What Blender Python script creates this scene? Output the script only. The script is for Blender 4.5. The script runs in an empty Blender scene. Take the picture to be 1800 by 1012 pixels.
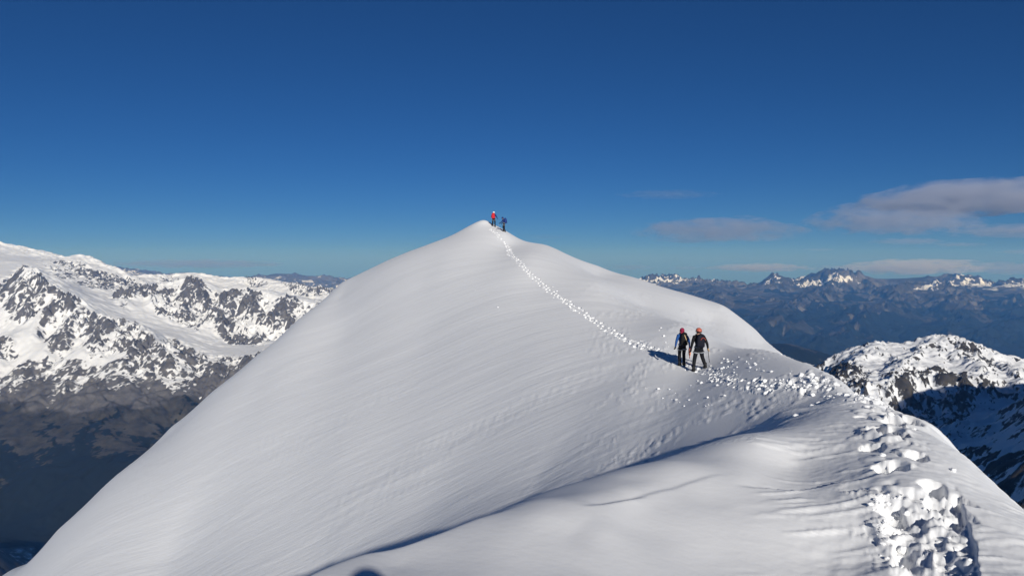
import bpy, bmesh, math, random
import numpy as np
from mathutils import Vector, Matrix, Quaternion

scene = bpy.context.scene
COL = scene.collection

# ------------------------------------------------------------------ camera
FPX = 1360.0                     # focal length in pixels of the 1800 px wide photograph
V_HOR = 454.0                    # row of the true horizon
PITCH = math.atan((506.0 - V_HOR) / FPX)
cam_data = bpy.data.cameras.new('camera')
cam_data.sensor_width = 36.0
cam_data.lens = 36.0 * FPX / 1800.0
cam_data.clip_start = 0.05
cam_data.clip_end = 400000.0
cam = bpy.data.objects.new('camera', cam_data)
cam.location = (0, 0, 0)
cam.rotation_euler = (math.pi / 2 - PITCH, 0, 0)
COL.objects.link(cam)
scene.camera = cam

# ------------------------------------------------------------------ sky and sun
SUN_AZ = math.radians(180.0 - 13.5)     # clockwise from +Y
SUN_EL = math.radians(21.2)
world = bpy.data.worlds.new('World')
scene.world = world
world.use_nodes = True
wn = world.node_tree
wn.nodes.clear()
w_out = wn.nodes.new('ShaderNodeOutputWorld')
w_bg = wn.nodes.new('ShaderNodeBackground')
w_sky = wn.nodes.new('ShaderNodeTexSky')
w_sky.sky_type = 'NISHITA'
w_sky.sun_disc = False
w_sky.sun_elevation = SUN_EL
w_sky.sun_rotation = SUN_AZ
w_sky.altitude = 4000.0
w_sky.air_density = 1.0
w_sky.dust_density = 0.0
w_sky.ozone_density = 10.0
w_bg.inputs['Strength'].default_value = 0.05
w_hs = wn.nodes.new('ShaderNodeHueSaturation')
w_hs.inputs['Saturation'].default_value = 1.04
wn.links.new(w_sky.outputs['Color'], w_hs.inputs['Color'])
wn.links.new(w_hs.outputs['Color'], w_bg.inputs['Color'])
wn.links.new(w_bg.outputs['Background'], w_out.inputs['Surface'])

sun_data = bpy.data.lights.new('sun', 'SUN')
sun_data.energy = 5.0
sun_data.angle = math.radians(0.53)
sun_data.color = (1.0, 0.965, 0.91)
sun = bpy.data.objects.new('sun', sun_data)
SUN_DIR = Vector((math.sin(SUN_AZ) * math.cos(SUN_EL), math.cos(SUN_AZ) * math.cos(SUN_EL), math.sin(SUN_EL)))
sun.rotation_euler = SUN_DIR.to_track_quat('Z', 'Y').to_euler()
sun.location = SUN_DIR * 60
COL.objects.link(sun)

scene.view_settings.view_transform = 'Standard'
scene.view_settings.look = 'None'
scene.view_settings.gamma = 1.0
scene.view_settings.exposure = -0.18
scene.view_settings.use_curve_mapping = False
scene.cycles.use_denoising = True
scene.cycles.volume_bounces = 2
scene.cycles.max_bounces = 8
scene.cycles.transparent_max_bounces = 8
RIDGE_COLS, RIDGE_STEP = 860, .0042
PHOTO_X, PHOTO_Y, HEAD_TOP, TREAD_CLODS = .27, -.38, .17, 36

# ------------------------------------------------------------------ numpy helpers
CP, SP = math.cos(PITCH), math.sin(PITCH)

def ray(u, v):
    """ground direction of a photograph pixel, scaled to one metre of depth along +Y"""
    a = (u - 900.0) / FPX
    b = (506.0 - v) / FPX
    y = CP + b * SP
    return np.array([a / y, 1.0, (-SP + b * CP) / y])

def P(u, v, t):
    return ray(u, v) * t

def hash2(ix, iy, seed=0):
    h = (ix.astype(np.int64) * 374761393 + iy.astype(np.int64) * 668265263 + seed * 974711 + 12345) & 0xffffffff
    h = ((h ^ (h >> 13)) * 1274126177) & 0xffffffff
    h = ((h ^ (h >> 16)) * 2246822519) & 0xffffffff
    return ((h ^ (h >> 15)) & 0xffffff) / float(0x1000000)

def gnoise(x, y, seed=0):
    ix = np.floor(x); iy = np.floor(y)
    fx = x - ix; fy = y - iy
    ux = fx * fx * fx * (fx * (fx * 6 - 15) + 10)
    uy = fy * fy * fy * (fy * (fy * 6 - 15) + 10)
    def g(ax, ay):
        a = hash2(ix + ax, iy + ay, seed) * 2 * np.pi
        return np.cos(a) * (fx - ax) + np.sin(a) * (fy - ay)
    n0 = g(0, 0) * (1 - ux) + g(1, 0) * ux
    n1 = g(0, 1) * (1 - ux) + g(1, 1) * ux
    return (n0 * (1 - uy) + n1 * uy) * 1.5

def fbm(x, y, octaves=5, seed=0, gain=0.5, lac=2.03):
    s = np.zeros_like(x); a = 1.0
    for o in range(octaves):
        s += a * gnoise(x, y, seed + o * 17)
        x = x * lac + 3.7; y = y * lac - 1.9; a *= gain
    return s

def ridged(x, y, octaves=5, seed=0, gain=0.5, lac=2.05):
    s = np.zeros_like(x); a = 1.0; w = 1.0
    for o in range(octaves):
        n = 1.0 - np.abs(gnoise(x, y, seed + o * 31))
        n = n * n
        s += a * n * w
        w = np.clip(n * 1.3, 0, 1)
        x = x * lac + 5.1; y = y * lac + 2.3; a *= gain
    return s

def worley(x, y, seed=0):
    ix = np.floor(x); iy = np.floor(y)
    f1 = np.full_like(x, 9.0); f2 = np.full_like(x, 9.0); idv = np.zeros_like(x)
    for i in (-1, 0, 1):
        for j in (-1, 0, 1):
            cx = ix + i; cy = iy + j
            px = cx + hash2(cx, cy, seed); py = cy + hash2(cx, cy, seed + 7)
            d = np.hypot(px - x, py - y)
            v = hash2(cx, cy, seed + 13)
            near = d < f1
            f2 = np.where(near, f1, np.minimum(f2, d))
            idv = np.where(near, v, idv)
            f1 = np.where(near, d, f1)
    return f1, f2, idv

def sstep(a, b, x):
    t = np.clip((x - a) / (b - a), 0, 1)
    return t * t * (3 - 2 * t)

class TPS:
    def __init__(self, pts, vals, lam=1e-3):
        self.p = np.asarray(pts, float); n = len(self.p)
        K = self.k(self.p, self.p) + np.diag(np.broadcast_to(lam, n))
        A = np.hstack([np.ones((n, 1)), self.p])
        M = np.zeros((n + 3, n + 3)); M[:n, :n] = K; M[:n, n:] = A; M[n:, :n] = A.T
        self.w = np.linalg.solve(M, np.concatenate([np.asarray(vals, float), np.zeros(3)]))
    @staticmethod
    def k(a, b):
        d2 = ((a[:, None, :] - b[None, :, :]) ** 2).sum(-1)
        return 0.5 * d2 * np.log(d2 + 1e-12)
    def __call__(self, q):
        q = np.asarray(q, float); out = np.empty(len(q)); n = len(self.p)
        for s in range(0, len(q), 20000):
            c = q[s:s + 20000]
            d2 = (c[:, :1] - self.p[None, :, 0]) ** 2 + (c[:, 1:2] - self.p[None, :, 1]) ** 2
            out[s:s + 20000] = (0.5 * d2 * np.log(d2 + 1e-12)) @ self.w[:n] + self.w[n] + c @ self.w[n + 1:]
        return out

def mesh_np(name, verts, quads, smooth=True, tris=None):
    me = bpy.data.meshes.new(name)
    verts = np.asarray(verts, np.float32); quads = np.asarray(quads, np.int32).reshape(-1, 4)
    tris = np.zeros((0, 3), np.int32) if tris is None else np.asarray(tris, np.int32)
    nq, nt = len(quads), len(tris)
    me.vertices.add(len(verts)); me.vertices.foreach_set('co', verts.ravel())
    me.loops.add(nq * 4 + nt * 3)
    me.loops.foreach_set('vertex_index', np.concatenate([quads.ravel(), tris.ravel()]).astype(np.int32))
    me.polygons.add(nq + nt)
    ls = np.concatenate([np.arange(nq) * 4, nq * 4 + np.arange(nt) * 3]).astype(np.int32)
    me.polygons.foreach_set('loop_start', ls)
    me.polygons.foreach_set('use_smooth', np.full(nq + nt, smooth, dtype=bool))
    me.update(calc_edges=True); me.validate()
    return me

def add_attr(me, name, vals):
    a = me.attributes.new(name, 'FLOAT', 'POINT')
    a.data.foreach_set('value', np.asarray(vals, np.float32))

def link(name, me, mat=None, parent=None):
    o = bpy.data.objects.new(name, me)
    COL.objects.link(o)
    if mat is not None and me is not None and len(me.materials) == 0:
        me.materials.append(mat)
    if parent is not None:
        o.parent = parent
    return o

def tag(o, label=None, cat=None, group=None, kind=None):
    if label: o['label'] = label
    if cat: o['category'] = cat
    if group: o['group'] = group
    if kind: o['kind'] = kind
    return o

def grid_quads(nr, nc):
    i = np.arange(nr - 1)[:, None] * nc + np.arange(nc - 1)[None, :]
    return np.stack([i, i + 1, i + nc + 1, i + nc], -1).reshape(-1, 4)

# ------------------------------------------------------------------ materials
def new_mat(name):
    m = bpy.data.materials.new(name); m.use_nodes = True
    nt = m.node_tree
    return m, nt, nt.nodes['Principled BSDF'], nt.nodes, nt.links

def N(nodes, kind, **kw):
    n = nodes.new(kind)
    for k, v in kw.items():
        if k in n.inputs.keys(): n.inputs[k].default_value = v
        else: setattr(n, k, v)
    return n

def make_snow():
    m, nt, b, nd, lk = new_mat('wind_packed_snow')
    b.inputs['Base Color'].default_value = (0.87, 0.872, 0.868, 1)
    b.inputs['Roughness'].default_value = 0.62
    b.inputs['Specular IOR Level'].default_value = 0.22
    geo = N(nd, 'ShaderNodeNewGeometry')
    # streaks of wind packed crust running down the fall line (azimuth about -66 degrees)
    mp = N(nd, 'ShaderNodeMapping'); mp.inputs['Rotation'].default_value = (0, 0, math.radians(STREAK_ROT))
    lk.new(geo.outputs['Position'], mp.inputs['Vector'])
    sc = N(nd, 'ShaderNodeMapping'); sc.inputs['Scale'].default_value = (0.16, 2.6, 0.6)
    lk.new(mp.outputs['Vector'], sc.inputs['Vector'])
    n1 = N(nd, 'ShaderNodeTexNoise', Scale=1.0, Detail=6.0, Roughness=0.68)
    lk.new(sc.outputs['Vector'], n1.inputs['Vector'])
    n2 = N(nd, 'ShaderNodeTexNoise', Scale=14.0, Detail=4.0, Roughness=0.6)
    lk.new(geo.outputs['Position'], n2.inputs['Vector'])
    at = N(nd, 'ShaderNodeAttribute', attribute_name='streak')
    b1 = N(nd, 'ShaderNodeBump', Distance=0.055)
    lk.new(at.outputs['Fac'], b1.inputs['Strength'])
    lk.new(n1.outputs['Fac'], b1.inputs['Height'])
    at2 = N(nd, 'ShaderNodeAttribute', attribute_name='grain')
    b2 = N(nd, 'ShaderNodeBump', Distance=0.02)
    lk.new(at2.outputs['Fac'], b2.inputs['Strength'])
    lk.new(n2.outputs['Fac'], b2.inputs['Height'])
    lk.new(b1.outputs['Normal'], b2.inputs['Normal'])
    n3 = N(nd, 'ShaderNodeTexNoise', Scale=260.0, Detail=2.0)
    lk.new(geo.outputs['Position'], n3.inputs['Vector'])
    b3 = N(nd, 'ShaderNodeBump', Distance=0.0012, Strength=0.5)
    lk.new(n3.outputs['Fac'], b3.inputs['Height'])
    lk.new(b2.outputs['Normal'], b3.inputs['Normal'])
    lk.new(b3.outputs['Normal'], b.inputs['Normal'])
    return m
STREAK_ROT = -156.0 + 0.0
snow_mat = make_snow()

# ------------------------------------------------------------------ the snow ridge
RIDGE_FIRM = [  # photograph column, row, depth in metres: outlines and lines the ridge must follow
  # trail and crest from the feet to the summit
  (1650,1000,4.067),(1600,870,5.017),(1560,750,7.43),(1500,690,14.84),(1440,670,22.28),(1300,648,28.12),(1230,650,31.66),
  (1130,612,36.82),(1070,580,42.25),(990,530,51.75),(920,470,64.15),(893,432,81.49),(868,402,91.17),(886,407,86.03),(850,392,101.1),
  # near crest on the right and what falls away behind it
  (1800,891,5.396),(1750,849,5.94),(1700,801,6.463),(1650,748,8.27),(1600,752,9.152),(1540,700,12.38),(1470,664,22.09),(1430,643,25.57),(1385,628,30.45),
  (1800,960,7.017),(1700,850,9.575),(1650,790,11.79),(1600,775,14.02),(1800,1020,12.17),(1700,890,15),(1650,830,18.02),(1600,800,21.17),(1540,760,24.47),(1470,735,36.45),(1400,700,45.82),
  (1950,980,5.077),(1950,1150,9.995),
  # the saddle crest and the sunlit flank beyond it
  (960,440,90.41),(1050,498,57.56),(1130,543,52.18),(1200,573,39.32),(1260,598,39.21),(1340,615,33.01),
  (1050,485,77.7),(1130,539,58.18),(1150,527,62.69),(1200,570,51.52),(1200,550,59.63),(1260,594,47),(1250,565,61.35),(1300,585,58.4),(1340,606,57.97),
  (960,431,88.11),(1050,466,87.68),(1110,487,80.16),(1170,506,78.55),(1220,520,73.9),(1270,536,67.13),(1330,580,64.66),(1375,620,57.37),
  (960,520,131),(1060,560,118.9),(1170,600,117.6),(1280,640,99.98),(1330,690,88.59),(1380,740,75.26),
  # outline of the left slope
  (600,495,96.14),(525,560,87.8),(450,625,82.83),(375,686,81.79),(300,748,84.54),(200,838,77.23),(100,928,73.34),(20,1000,89.36),(-150,1150,78.47),
  (640,477,94.98),(680,458,93.19),(720,442,93.32),(761,428,93.43),(800,413,91.63),(825,402,91.94),
  # hollow between the drift and the big slope
  (1440,692,21.84),(1370,725,12.12),(1300,757,21.04),(1200,798,13.31),(1100,832,23.54),(1000,868,15.74),
  # the drift in front
  (560,1005,3.89),(650,975,4.193),(744,945,4.391),(850,910,4.754),(944,884,5.051),(1033,866,5.122),(1167,826,5.816),(1250,805,6.194),
  (1330,780,6.687),(1400,745,7.696),(1450,715,12.06),
  (560,1100,6.815),(744,1020,7.724),(744,1030,11.54),(944,950,8.935),(944,935,13.11),
  (1100,880,10.19),(1167,850,10.44),(1250,820,10.14),(1330,783,14.31),(1400,738,15.06),
  (900,1000,3.89),(1250,1000,4.183),(1250,880,5.285),(1100,930,4.611),(1400,830,6.319),(1450,760,7.162),(1300,830,5.715),(1450,900,5.066),
  (1500,1000,4.42),(700,1000,4.047),(1750,900,4.784),(1700,900,4.783),
]
RIDGE_SOFT = [  # the big left slope and what falls away beyond it
  (944,860,28.27),(944,800,30.1),(944,700,36.49),(944,600,44.45),(944,500,59.55),(930,440,69.73),
  (744,920,31.99),(744,800,38.21),(744,700,46.14),(744,600,57.43),(744,500,71.77),(780,460,74.07),
  (600,960,36.72),(600,900,36.46),(600,800,44.74),(600,700,54.83),(600,600,70.96),(600,550,87.61),
  (450,950,42.45),(450,850,49.62),(450,750,58.85),(450,690,69.09),(300,1000,49.08),(300,900,54.2),(300,800,79.57),(100,1000,72.15),(-150,1250,69.45),
  (1100,780,25.7),(1100,700,30.42),(1230,700,25.36),(1230,740,24.79),(1100,640,35.68),
  (600,575,110),(300,830,94.02),(100,1010,83.27),(450,705,99.25),(680,530,119),(760,500,109.6),(850,452,107.2),(900,470,104.5),(-100,1200,113.2),
  (600,680,159.5),(300,920,152.4),(100,1100,146.5),(450,790,154.6),(760,600,155.4),(850,560,149.6),(920,500,110),(560,1130,13.33),(560,1060,32.46),
]
RIDGE_XYZ = [  # around and behind the camera
  (0,0,-1.6),(0.8,1.5,-1.58),(-1.5,1.5,-1.72),(2.5,1.5,-1.7),(0,-3,-1.35),(0,-10,-0.6),(2,-25,1.5),(3,-60,3),
  (6,1,-3.4),(11,3,-8),(-6,1,-3.4),(-12,2,-7.5),(-25,10,-18),(12,-12,-7),(-14,-12,-8),(30,10,-22),(35,-30,-20),(-40,-30,-26),
  (40,40,-26),(55,80,-34),(-70,60,-50),(0,190,-60),(60,150,-60),(-80,170,-90),(90,30,-65),(-100,0,-72),(0,-150,-15),(90,-120,-70),(-90,-120,-75),
]

def lmap(x, y):
    r = np.hypot(x, y)
    k = np.log1p(r / 2.5) / np.maximum(r, 1e-6)
    return np.stack([x * k, y * k], -1)

_c = np.array([P(*c) for c in RIDGE_FIRM + RIDGE_SOFT] + [np.array(c, float) for c in RIDGE_XYZ])
_r = np.hypot(_c[:, 0], _c[:, 1])
ridge_tps = TPS(lmap(_c[:, 0], _c[:, 1]), _c[:, 2] / (_r + 2.0), lam=np.array([1.5e-3] * len(RIDGE_FIRM) + [3e-2] * len(RIDGE_SOFT) + [5e-3] * len(RIDGE_XYZ)))

def ridge_base(x, y):
    """height of the smooth snow ridge"""
    x = np.asarray(x, float); y = np.asarray(y, float)
    sh = x.shape; x = x.ravel(); y = y.ravel()
    r = np.hypot(x, y)
    z = ridge_tps(lmap(x, y)) * (r + 2.0)
    w = sstep(110, 220, r)
    return (z * (1 - w) + (-0.62 * r + 18) * w).reshape(sh)

def ground_hit(u, v, fn=None, t0=2.0, t1=130.0):
    """where the view ray of a photograph pixel first meets the ridge"""
    fn = fn or ridge_base
    t = np.exp(np.linspace(math.log(t0), math.log(t1), 900))
    d = ray(u, v)
    z = fn(d[0] * t, d[1] * t)
    below = np.nonzero(z > d[2] * t)[0]
    if len(below) == 0: return ground_hit(u, v + 2, fn, t0, t1)
    i = below[0]
    if i == 0: return d * t[0]
    a, b = t[i - 1], t[i]
    fa = fn(np.array([d[0] * a]), np.array([a]))[0] - d[2] * a
    fb = fn(np.array([d[0] * b]), np.array([b]))[0] - d[2] * b
    s = a + (b - a) * (0 - fa) / (fb - fa)
    return d * s

# ---- relief laid over the smooth ridge: wind work, trodden snow, footprints
def project(x, y, z):
    """photograph pixel of a point (used to write down where marks on the snow lie)"""
    d = z / y
    b = (d * CP + SP) / (CP - d * SP)
    dep = y * CP - z * SP
    return 900.0 + FPX * x / dep, 506.0 - b * FPX

def gpoly(pix):
    return np.array([ground_hit(*p)[:2] for p in pix])

def seg_dist(x, y, poly):
    """distance to a polyline, side (+ is left of its direction) and distance run along it"""
    best = np.full(x.shape, 1e9); side = np.zeros(x.shape); run = np.zeros(x.shape); acc = 0.0
    for a, b in zip(poly[:-1], poly[1:]):
        e = b - a; L = np.hypot(*e)
        t = np.clip(((x - a[0]) * e[0] + (y - a[1]) * e[1]) / (L * L), 0, 1)
        dx = x - (a[0] + t * e[0]); dy = y - (a[1] + t * e[1])
        d = np.hypot(dx, dy)
        m = d < best
        best = np.where(m, d, best)
        side = np.where(m, np.sign(e[0] * dy - e[1] * dx), side)
        run = np.where(m, acc + t * L, run)
        acc += L
    return best, side, run, acc

FALL = np.array([math.sin(math.radians(-66)), math.cos(math.radians(-66))])
SUMMIT = ground_hit(851, 397)
TRAIL_PIX = [(1640,1005),(1622,930),(1606,872),(1578,815),(1562,757),(1530,716),(1503,694),(1472,679),(1425,674),(1375,680),
             (1325,679),(1280,669),(1243,653),(1205,640),(1150,618),(1110,601),(1070,580),(1030,553),(990,527),(950,497),
             (922,472),(900,449),(892,432),(876,415),(862,404)]
TRAIL = gpoly(TRAIL_PIX)
rng = np.random.default_rng(7)

def walk(poly, step):
    d = np.hypot(*np.diff(poly, axis=0).T); cum = np.concatenate([[0], np.cumsum(d)])
    s = np.arange(0.1, cum[-1], step)
    px = np.interp(s, cum, poly[:, 0]); py = np.interp(s, cum, poly[:, 1])
    tx = np.interp(s + .2, cum, poly[:, 0]) - np.interp(s - .2, cum, poly[:, 0])
    ty = np.interp(s + .2, cum, poly[:, 1]) - np.interp(s - .2, cum, poly[:, 1])
    L = np.hypot(tx, ty) + 1e-9
    return px, py, tx / L, ty / L, s

_px, _py, _tx, _ty, _s = walk(TRAIL, 0.40)
_n = len(_px)
_alt = np.where(np.arange(_n) % 2 == 0, 1.0, -1.0) * 0.13 + rng.normal(0, 0.05, _n)
PRINTS = np.stack([_px - _ty * _alt + rng.normal(0, .03, _n), _py + _tx * _alt + rng.normal(0, .03, _n), _tx, _ty,
                   rng.uniform(.08, .15, _n), rng.uniform(.12, .17, _n), rng.uniform(.075, .105, _n)], -1)  # x y tx ty depth len wid
_r0 = np.hypot(PRINTS[:, 0], PRINTS[:, 1])
PRINTS = PRINTS[(_r0 > 5.3) & (rng.random(_n) > .06)]
EXTRA = [(1640,880,.08,.10,.075),(1590,965,.06,.11,.07),(1577,823,.10,.14,.08),
         (1545,708,.16,.26,.2),(1566,740,.14,.2,.13),(1600,738,.08,.22,.1),(1555,762,.12,.2,.14),
         (1330,668,.1,.2,.12),(1415,690,.1,.3,.12),(1395,672,.1,.25,.15),(1440,668,.12,.3,.15),(1350,690,.1,.2,.1)]
_ex = []
for u, v, dp, ln, wd in EXTRA:
    h = ground_hit(u, v); _ex.append((h[0], h[1], .35, .94, dp, ln, wd))
for _ in range(34):      # boot holes trodden over each other in the near patch
    h = ground_hit(rng.uniform(1562, 1690), rng.uniform(868, 1010)); a = rng.normal(.25, .7)
    _ex.append((h[0], h[1], math.sin(a), math.cos(a), rng.uniform(.02, .05), rng.uniform(.11, .15), rng.uniform(.05, .065)))
PRINTS = np.vstack([PRINTS, np.array(_ex)])
PRINTS[:, 4] *= np.where(np.hypot(PRINTS[:, 0], PRINTS[:, 1]) > 26, 1.5, 1.0)

def prints_dz(x, y):
    """footprints: a steep sided hole with a low crumbly rim"""
    dz = np.zeros_like(x)
    wob = 0.22 * gnoise(x * 9, y * 9, 5) + 0.14 * gnoise(x * 23, y * 23, 6)
    for px, py, tx, ty, dp, ln, wd in PRINTS:
        m = np.nonzero((np.abs(x - px) < .6) & (np.abs(y - py) < .6))[0]
        if len(m) == 0: continue
        dx = x[m] - px; dy = y[m] - py
        a = (dx * tx + dy * ty) / ln; b = (-dx * ty + dy * tx) / wd
        d = np.hypot(a, b) + wob[m]
        hole = -dp * (1 - sstep(.62, 1.05, d))
        rim = (.2 if dp > .068 else .06) * dp * np.exp(-((d - 1.35) / .28) ** 2) * (1 + 1.2 * wob[m])
        dz[m] = np.minimum(dz[m], hole) + rim
    return dz

LEDGES = [
    ([(1020,893),(1060,884),(1110,874),(1150,868)], .016, .4, 1),
    # pixel polyline, drop, width of the scooped side, which side drops
    ([(1045,890),(1122,870),(1165,858),(1207,846),(1260,834),(1300,828)], .009, .25, 1),
    ([(1385,816),(1440,810),(1485,801),(1528,790)], .015, .3, 1),
    ([(1290,852),(1400,862),(1480,850),(1560,845)], .03, .5, 1),
    ([(1505,905),(1540,935),(1565,965),(1585,1005)], .03, .3, -1),
    ([(1460,870),(1520,868),(1560,862)], .02, .25, 1),
    ([(1620,742),(1650,757),(1665,768)], .04, .3, -1),
]
LEDGES = [(gpoly(p), h, w, s) for p, h, w, s in LEDGES]
LIP = gpoly([(600,993),(650,977),(744,948),(850,913),(944,886),(1000,874),(1060,860)])   # sharp far edge of the near drift
LIP = np.vstack([LIP[0] + (LIP[0] - LIP[1]) * 7.0, LIP[0] + (LIP[0] - LIP[1]) * 2.0, LIP])
BANK = gpoly([(950,893),(1033,870),(1100,850),(1167,828),(1250,806),(1330,780),(1400,748),(1450,718),(1470,694)])
TRENCH_R = [(1683,858),(1692,890),(1704,930),(1714,970),(1722,1012),(1730,1060)]

def relief(x, y, z):
    """height added to the smooth ridge at the given points, without the footprints"""
    r = np.hypot(x, y)
    az = np.degrees(np.arctan2(x, y))
    dz = np.zeros_like(x)
    ok = (y > .5) & (r < 200)
    u = np.full_like(x, -1e4); v = np.full_like(x, 1e4)
    u[ok], v[ok] = project(x[ok], y[ok], z[ok])
    # pointed summit
    ds = np.hypot(x - SUMMIT[0], y - SUMMIT[1])
    dz += .75 * np.exp(-ds / 1.9)
    # long shallow furrows running down the big slope
    slope = sstep(20, 30, r) * (1 - sstep(100, 140, r)) * (1 - sstep(8, 22, az))
    al = x * FALL[0] + y * FALL[1]; ac = x * FALL[1] - y * FALL[0]
    wrp = .8 * gnoise(al / 9, ac / 9, 3)
    f = gnoise((ac + wrp) / 4.2, al / 30, 11) * .04 + gnoise((ac + wrp) / 1.7, al / 16, 12) * .022 + gnoise((ac + wrp * .5) / .7, al / 7, 13) * .010
    dz += f * slope
    # wind crust: thin plates with broken edges, patchy, thickest low on the slope
    patch = sstep(.0, .45, fbm(al / 14, ac / 4.5, 3, 21)) * slope * sstep(560, 720, v)
    pl = gnoise((ac + wrp) / .33, al / 2.6, 22) + .5 * gnoise((ac + wrp) / .14, al / 1.1, 23)
    dz += patch * .022 * sstep(.05, .35, pl)
    # sastrugi on the saddle and along the crest
    sas = sstep(16, 24, r) * (1 - sstep(60, 75, r)) * sstep(3, 9, az) * (1 - sstep(25, 29, az))
    sd = np.array([.93, .36])
    sa = x * sd[0] + y * sd[1]; sb = -x * sd[1] + y * sd[0]
    q = ridged(sa / 1.5 + .3 * gnoise(sa, sb, 30), sb / .55, 3, 31)
    dz += sas * .05 * sstep(1.08, 1.5, q) * sstep(-.15, .3, fbm(x / 3.2, y / 3.2, 2, 33))
    # soft drifts close by
    near = 1 - sstep(13, 17, r)
    nb = near * sstep(1.0, 2.5, r)
    dz += nb * (.055 * gnoise(x / 1.1 + .35 * y, y / 1.5, 41) + .020 * gnoise(x / .42 + .3 * y, y / .8, 42) * sstep(-.2, .3, gnoise(x / 2, y / 2, 43)))
    # soft wind lips on the drift
    lw = nb * (1 - sstep(1150, 1350, u)) * sstep(760, 860, u)
    wl = x * 1.25 - y * .35 + .35 * gnoise(x * 1.1, y * 1.1, 55)
    ph = wl - np.floor(wl)
    dz += lw * .014 * (np.where(ph < .3, sstep(0, .3, ph), 1 - sstep(.3, 1, ph)) - .5) * sstep(-.2, .3, gnoise(x * .9 + 4, y * 1.1, 56))
    # scalloped crust right of the track and along the crest
    cr = nb * sstep(1230, 1420, u) * sstep(-.25, .15, fbm(x / .9, y / .9, 2, 45))
    qq = ridged(x / .8 + .25 * gnoise(x * 2, y * 2, 47), y / .22, 3, 46)
    dz += cr * .011 * sstep(.95, 1.5, qq)
    dz += nb * .004 * fbm(x / .12, y / .08, 3, 48) * sstep(1300, 1500, u)
    # sharp little ledges
    for poly, h, w, s in LEDGES:
        bb = (x > poly[:, 0].min() - 1.5) & (x < poly[:, 0].max() + 1.5) & (y > poly[:, 1].min() - 1.5) & (y < poly[:, 1].max() + 1.5)
        m = np.nonzero(bb)[0]
        if len(m) == 0: continue
        d, sd_, run, tot = seg_dist(x[m] + .02 * gnoise(x[m] * 3, y[m] * 3, 50), y[m] + .02 * gnoise(x[m] * 3, y[m] * 3, 51), poly)
        d = d * sd_ * s
        taper = sstep(0, .3 * tot, run) * (1 - sstep(.7 * tot, tot, run))
        dz[m] += taper * np.where(d > 0, -h * sstep(0, .05, d) * np.exp(-d / w), .25 * h * np.exp(d / w) - .25 * h * np.exp(d / w) * 0)
    m = np.nonzero((r < 14) & (x < 2.5) & (y > 2))[0]
    if len(m):
        d, sd_, run, tot = seg_dist(x[m], y[m] + .03 * gnoise(x[m] * 2, y[m] * 2, 52), LIP)
        d = d * sd_
        taper = sstep(0, .8, run) * (1 - sstep(tot - 1.6, tot - .3, run))
        dz[m] += taper * np.where(d > 0, -.32 * sstep(0, .5, d) * np.exp(-d / 2.4), 0)
    # trodden ground beside the photographer
    tm = np.nonzero((u > 1400) & (u < 1900) & (v > 780) & (v < 1400) & (r < 7.5))[0]
    if len(tm):
        xx, yy, uu, vv = x[tm], y[tm], u[tm], v[tm]
        jig = 26 * gnoise(xx * 5, yy * 5, 61) + 16 * gnoise(xx * 13, yy * 13, 62)
        ur = np.interp(vv, [p[1] for p in TRENCH_R], [p[0] for p in TRENCH_R])
        ul = np.interp(vv, [850, 900, 950, 1012, 1100], [1545, 1532, 1545, 1575, 1590])
        rc = 1 - sstep(ur - 3, ur + 4, uu + .18 * jig)
        lc = sstep(ul - 8, ul + 40, uu + 1.2 * jig)
        tc = sstep(850, 872, vv + .6 * jig)
        mask = rc * lc * tc
        f1, f2, idv = worley(xx * 15 + .5 * gnoise(xx * 9, yy * 9, 63), yy * 12 + .5 * gnoise(xx * 9, yy * 9, 64), 65)
        g1, g2, idg = worley(xx * 38, yy * 30, 66)
        clod = (idv - .45) * .013 * sstep(0, .16, f2 - f1) + (idg - .5) * .009 * sstep(0, .2, g2 - g1)
        pits = -.035 * sstep(.15, .4, gnoise(xx * 4.3, yy * 4.3, 67))
        dz[tm] += mask * (-.028 + clod + pits + .012 * fbm(xx * 14, yy * 14, 4, 68, gain=.6))
        # crumbs thrown out to the left of the trench
        cm = (1 - lc) * sstep(ul - 70, ul - 5, uu + 1.5 * jig) * tc
        dz[tm] += cm * np.maximum(0, (idg - .62)) * .035 * sstep(0, .3, g2 - g1)
    # loose broken snow strewn along the track
    td, _, trun, _ = seg_dist(x, y, TRAIL)
    wtr = np.exp(-(td / np.where((r > 13) & (r < 26), .6, .27)) ** 2) * sstep(6.0, 7.5, r) * (1 - sstep(40, 60, r))
    h1, h2, idh = worley(x * 8 + .4 * gnoise(x * 6, y * 6, 71), y * 6, 72)
    dz += wtr * np.maximum(0, idh - .6) * .11 * sstep(0, .25, h2 - h1)
    return dz, u, v, td

AZ_IN = np.linspace(-math.radians(37.5), math.radians(37.5), RIDGE_COLS)
AZ = np.concatenate([np.linspace(-math.pi, -math.radians(37.5), 34)[:-1], AZ_IN, np.linspace(math.radians(37.5), math.pi, 34)[1:]])
RR = np.exp(np.concatenate([np.linspace(math.log(.35), math.log(2.2), 14)[:-1],
                            np.arange(math.log(2.2), math.log(7), RIDGE_STEP), np.arange(math.log(7), math.log(12), RIDGE_STEP * 1.3),
                            np.arange(math.log(12), math.log(105), RIDGE_STEP * 1.75),
                            np.arange(math.log(105), math.log(2600), .05)]))
NR, NC = len(RR), len(AZ)
_R, _A = np.meshgrid(RR, AZ, indexing='ij')
GX = (_R * np.sin(_A)).ravel(); GY = (_R * np.cos(_A)).ravel()
GZ0 = ridge_base(GX, GY)
_dz, GU, GV, GTD = relief(GX, GY, GZ0)
GZ = GZ0 + _dz
_m = np.nonzero((GTD < 1.1) | ((_R.ravel() < 6) & (GU > 1300)))[0]
_pd = np.zeros(NR * NC); _pd[_m] = prints_dz(GX[_m], GY[_m])
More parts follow.
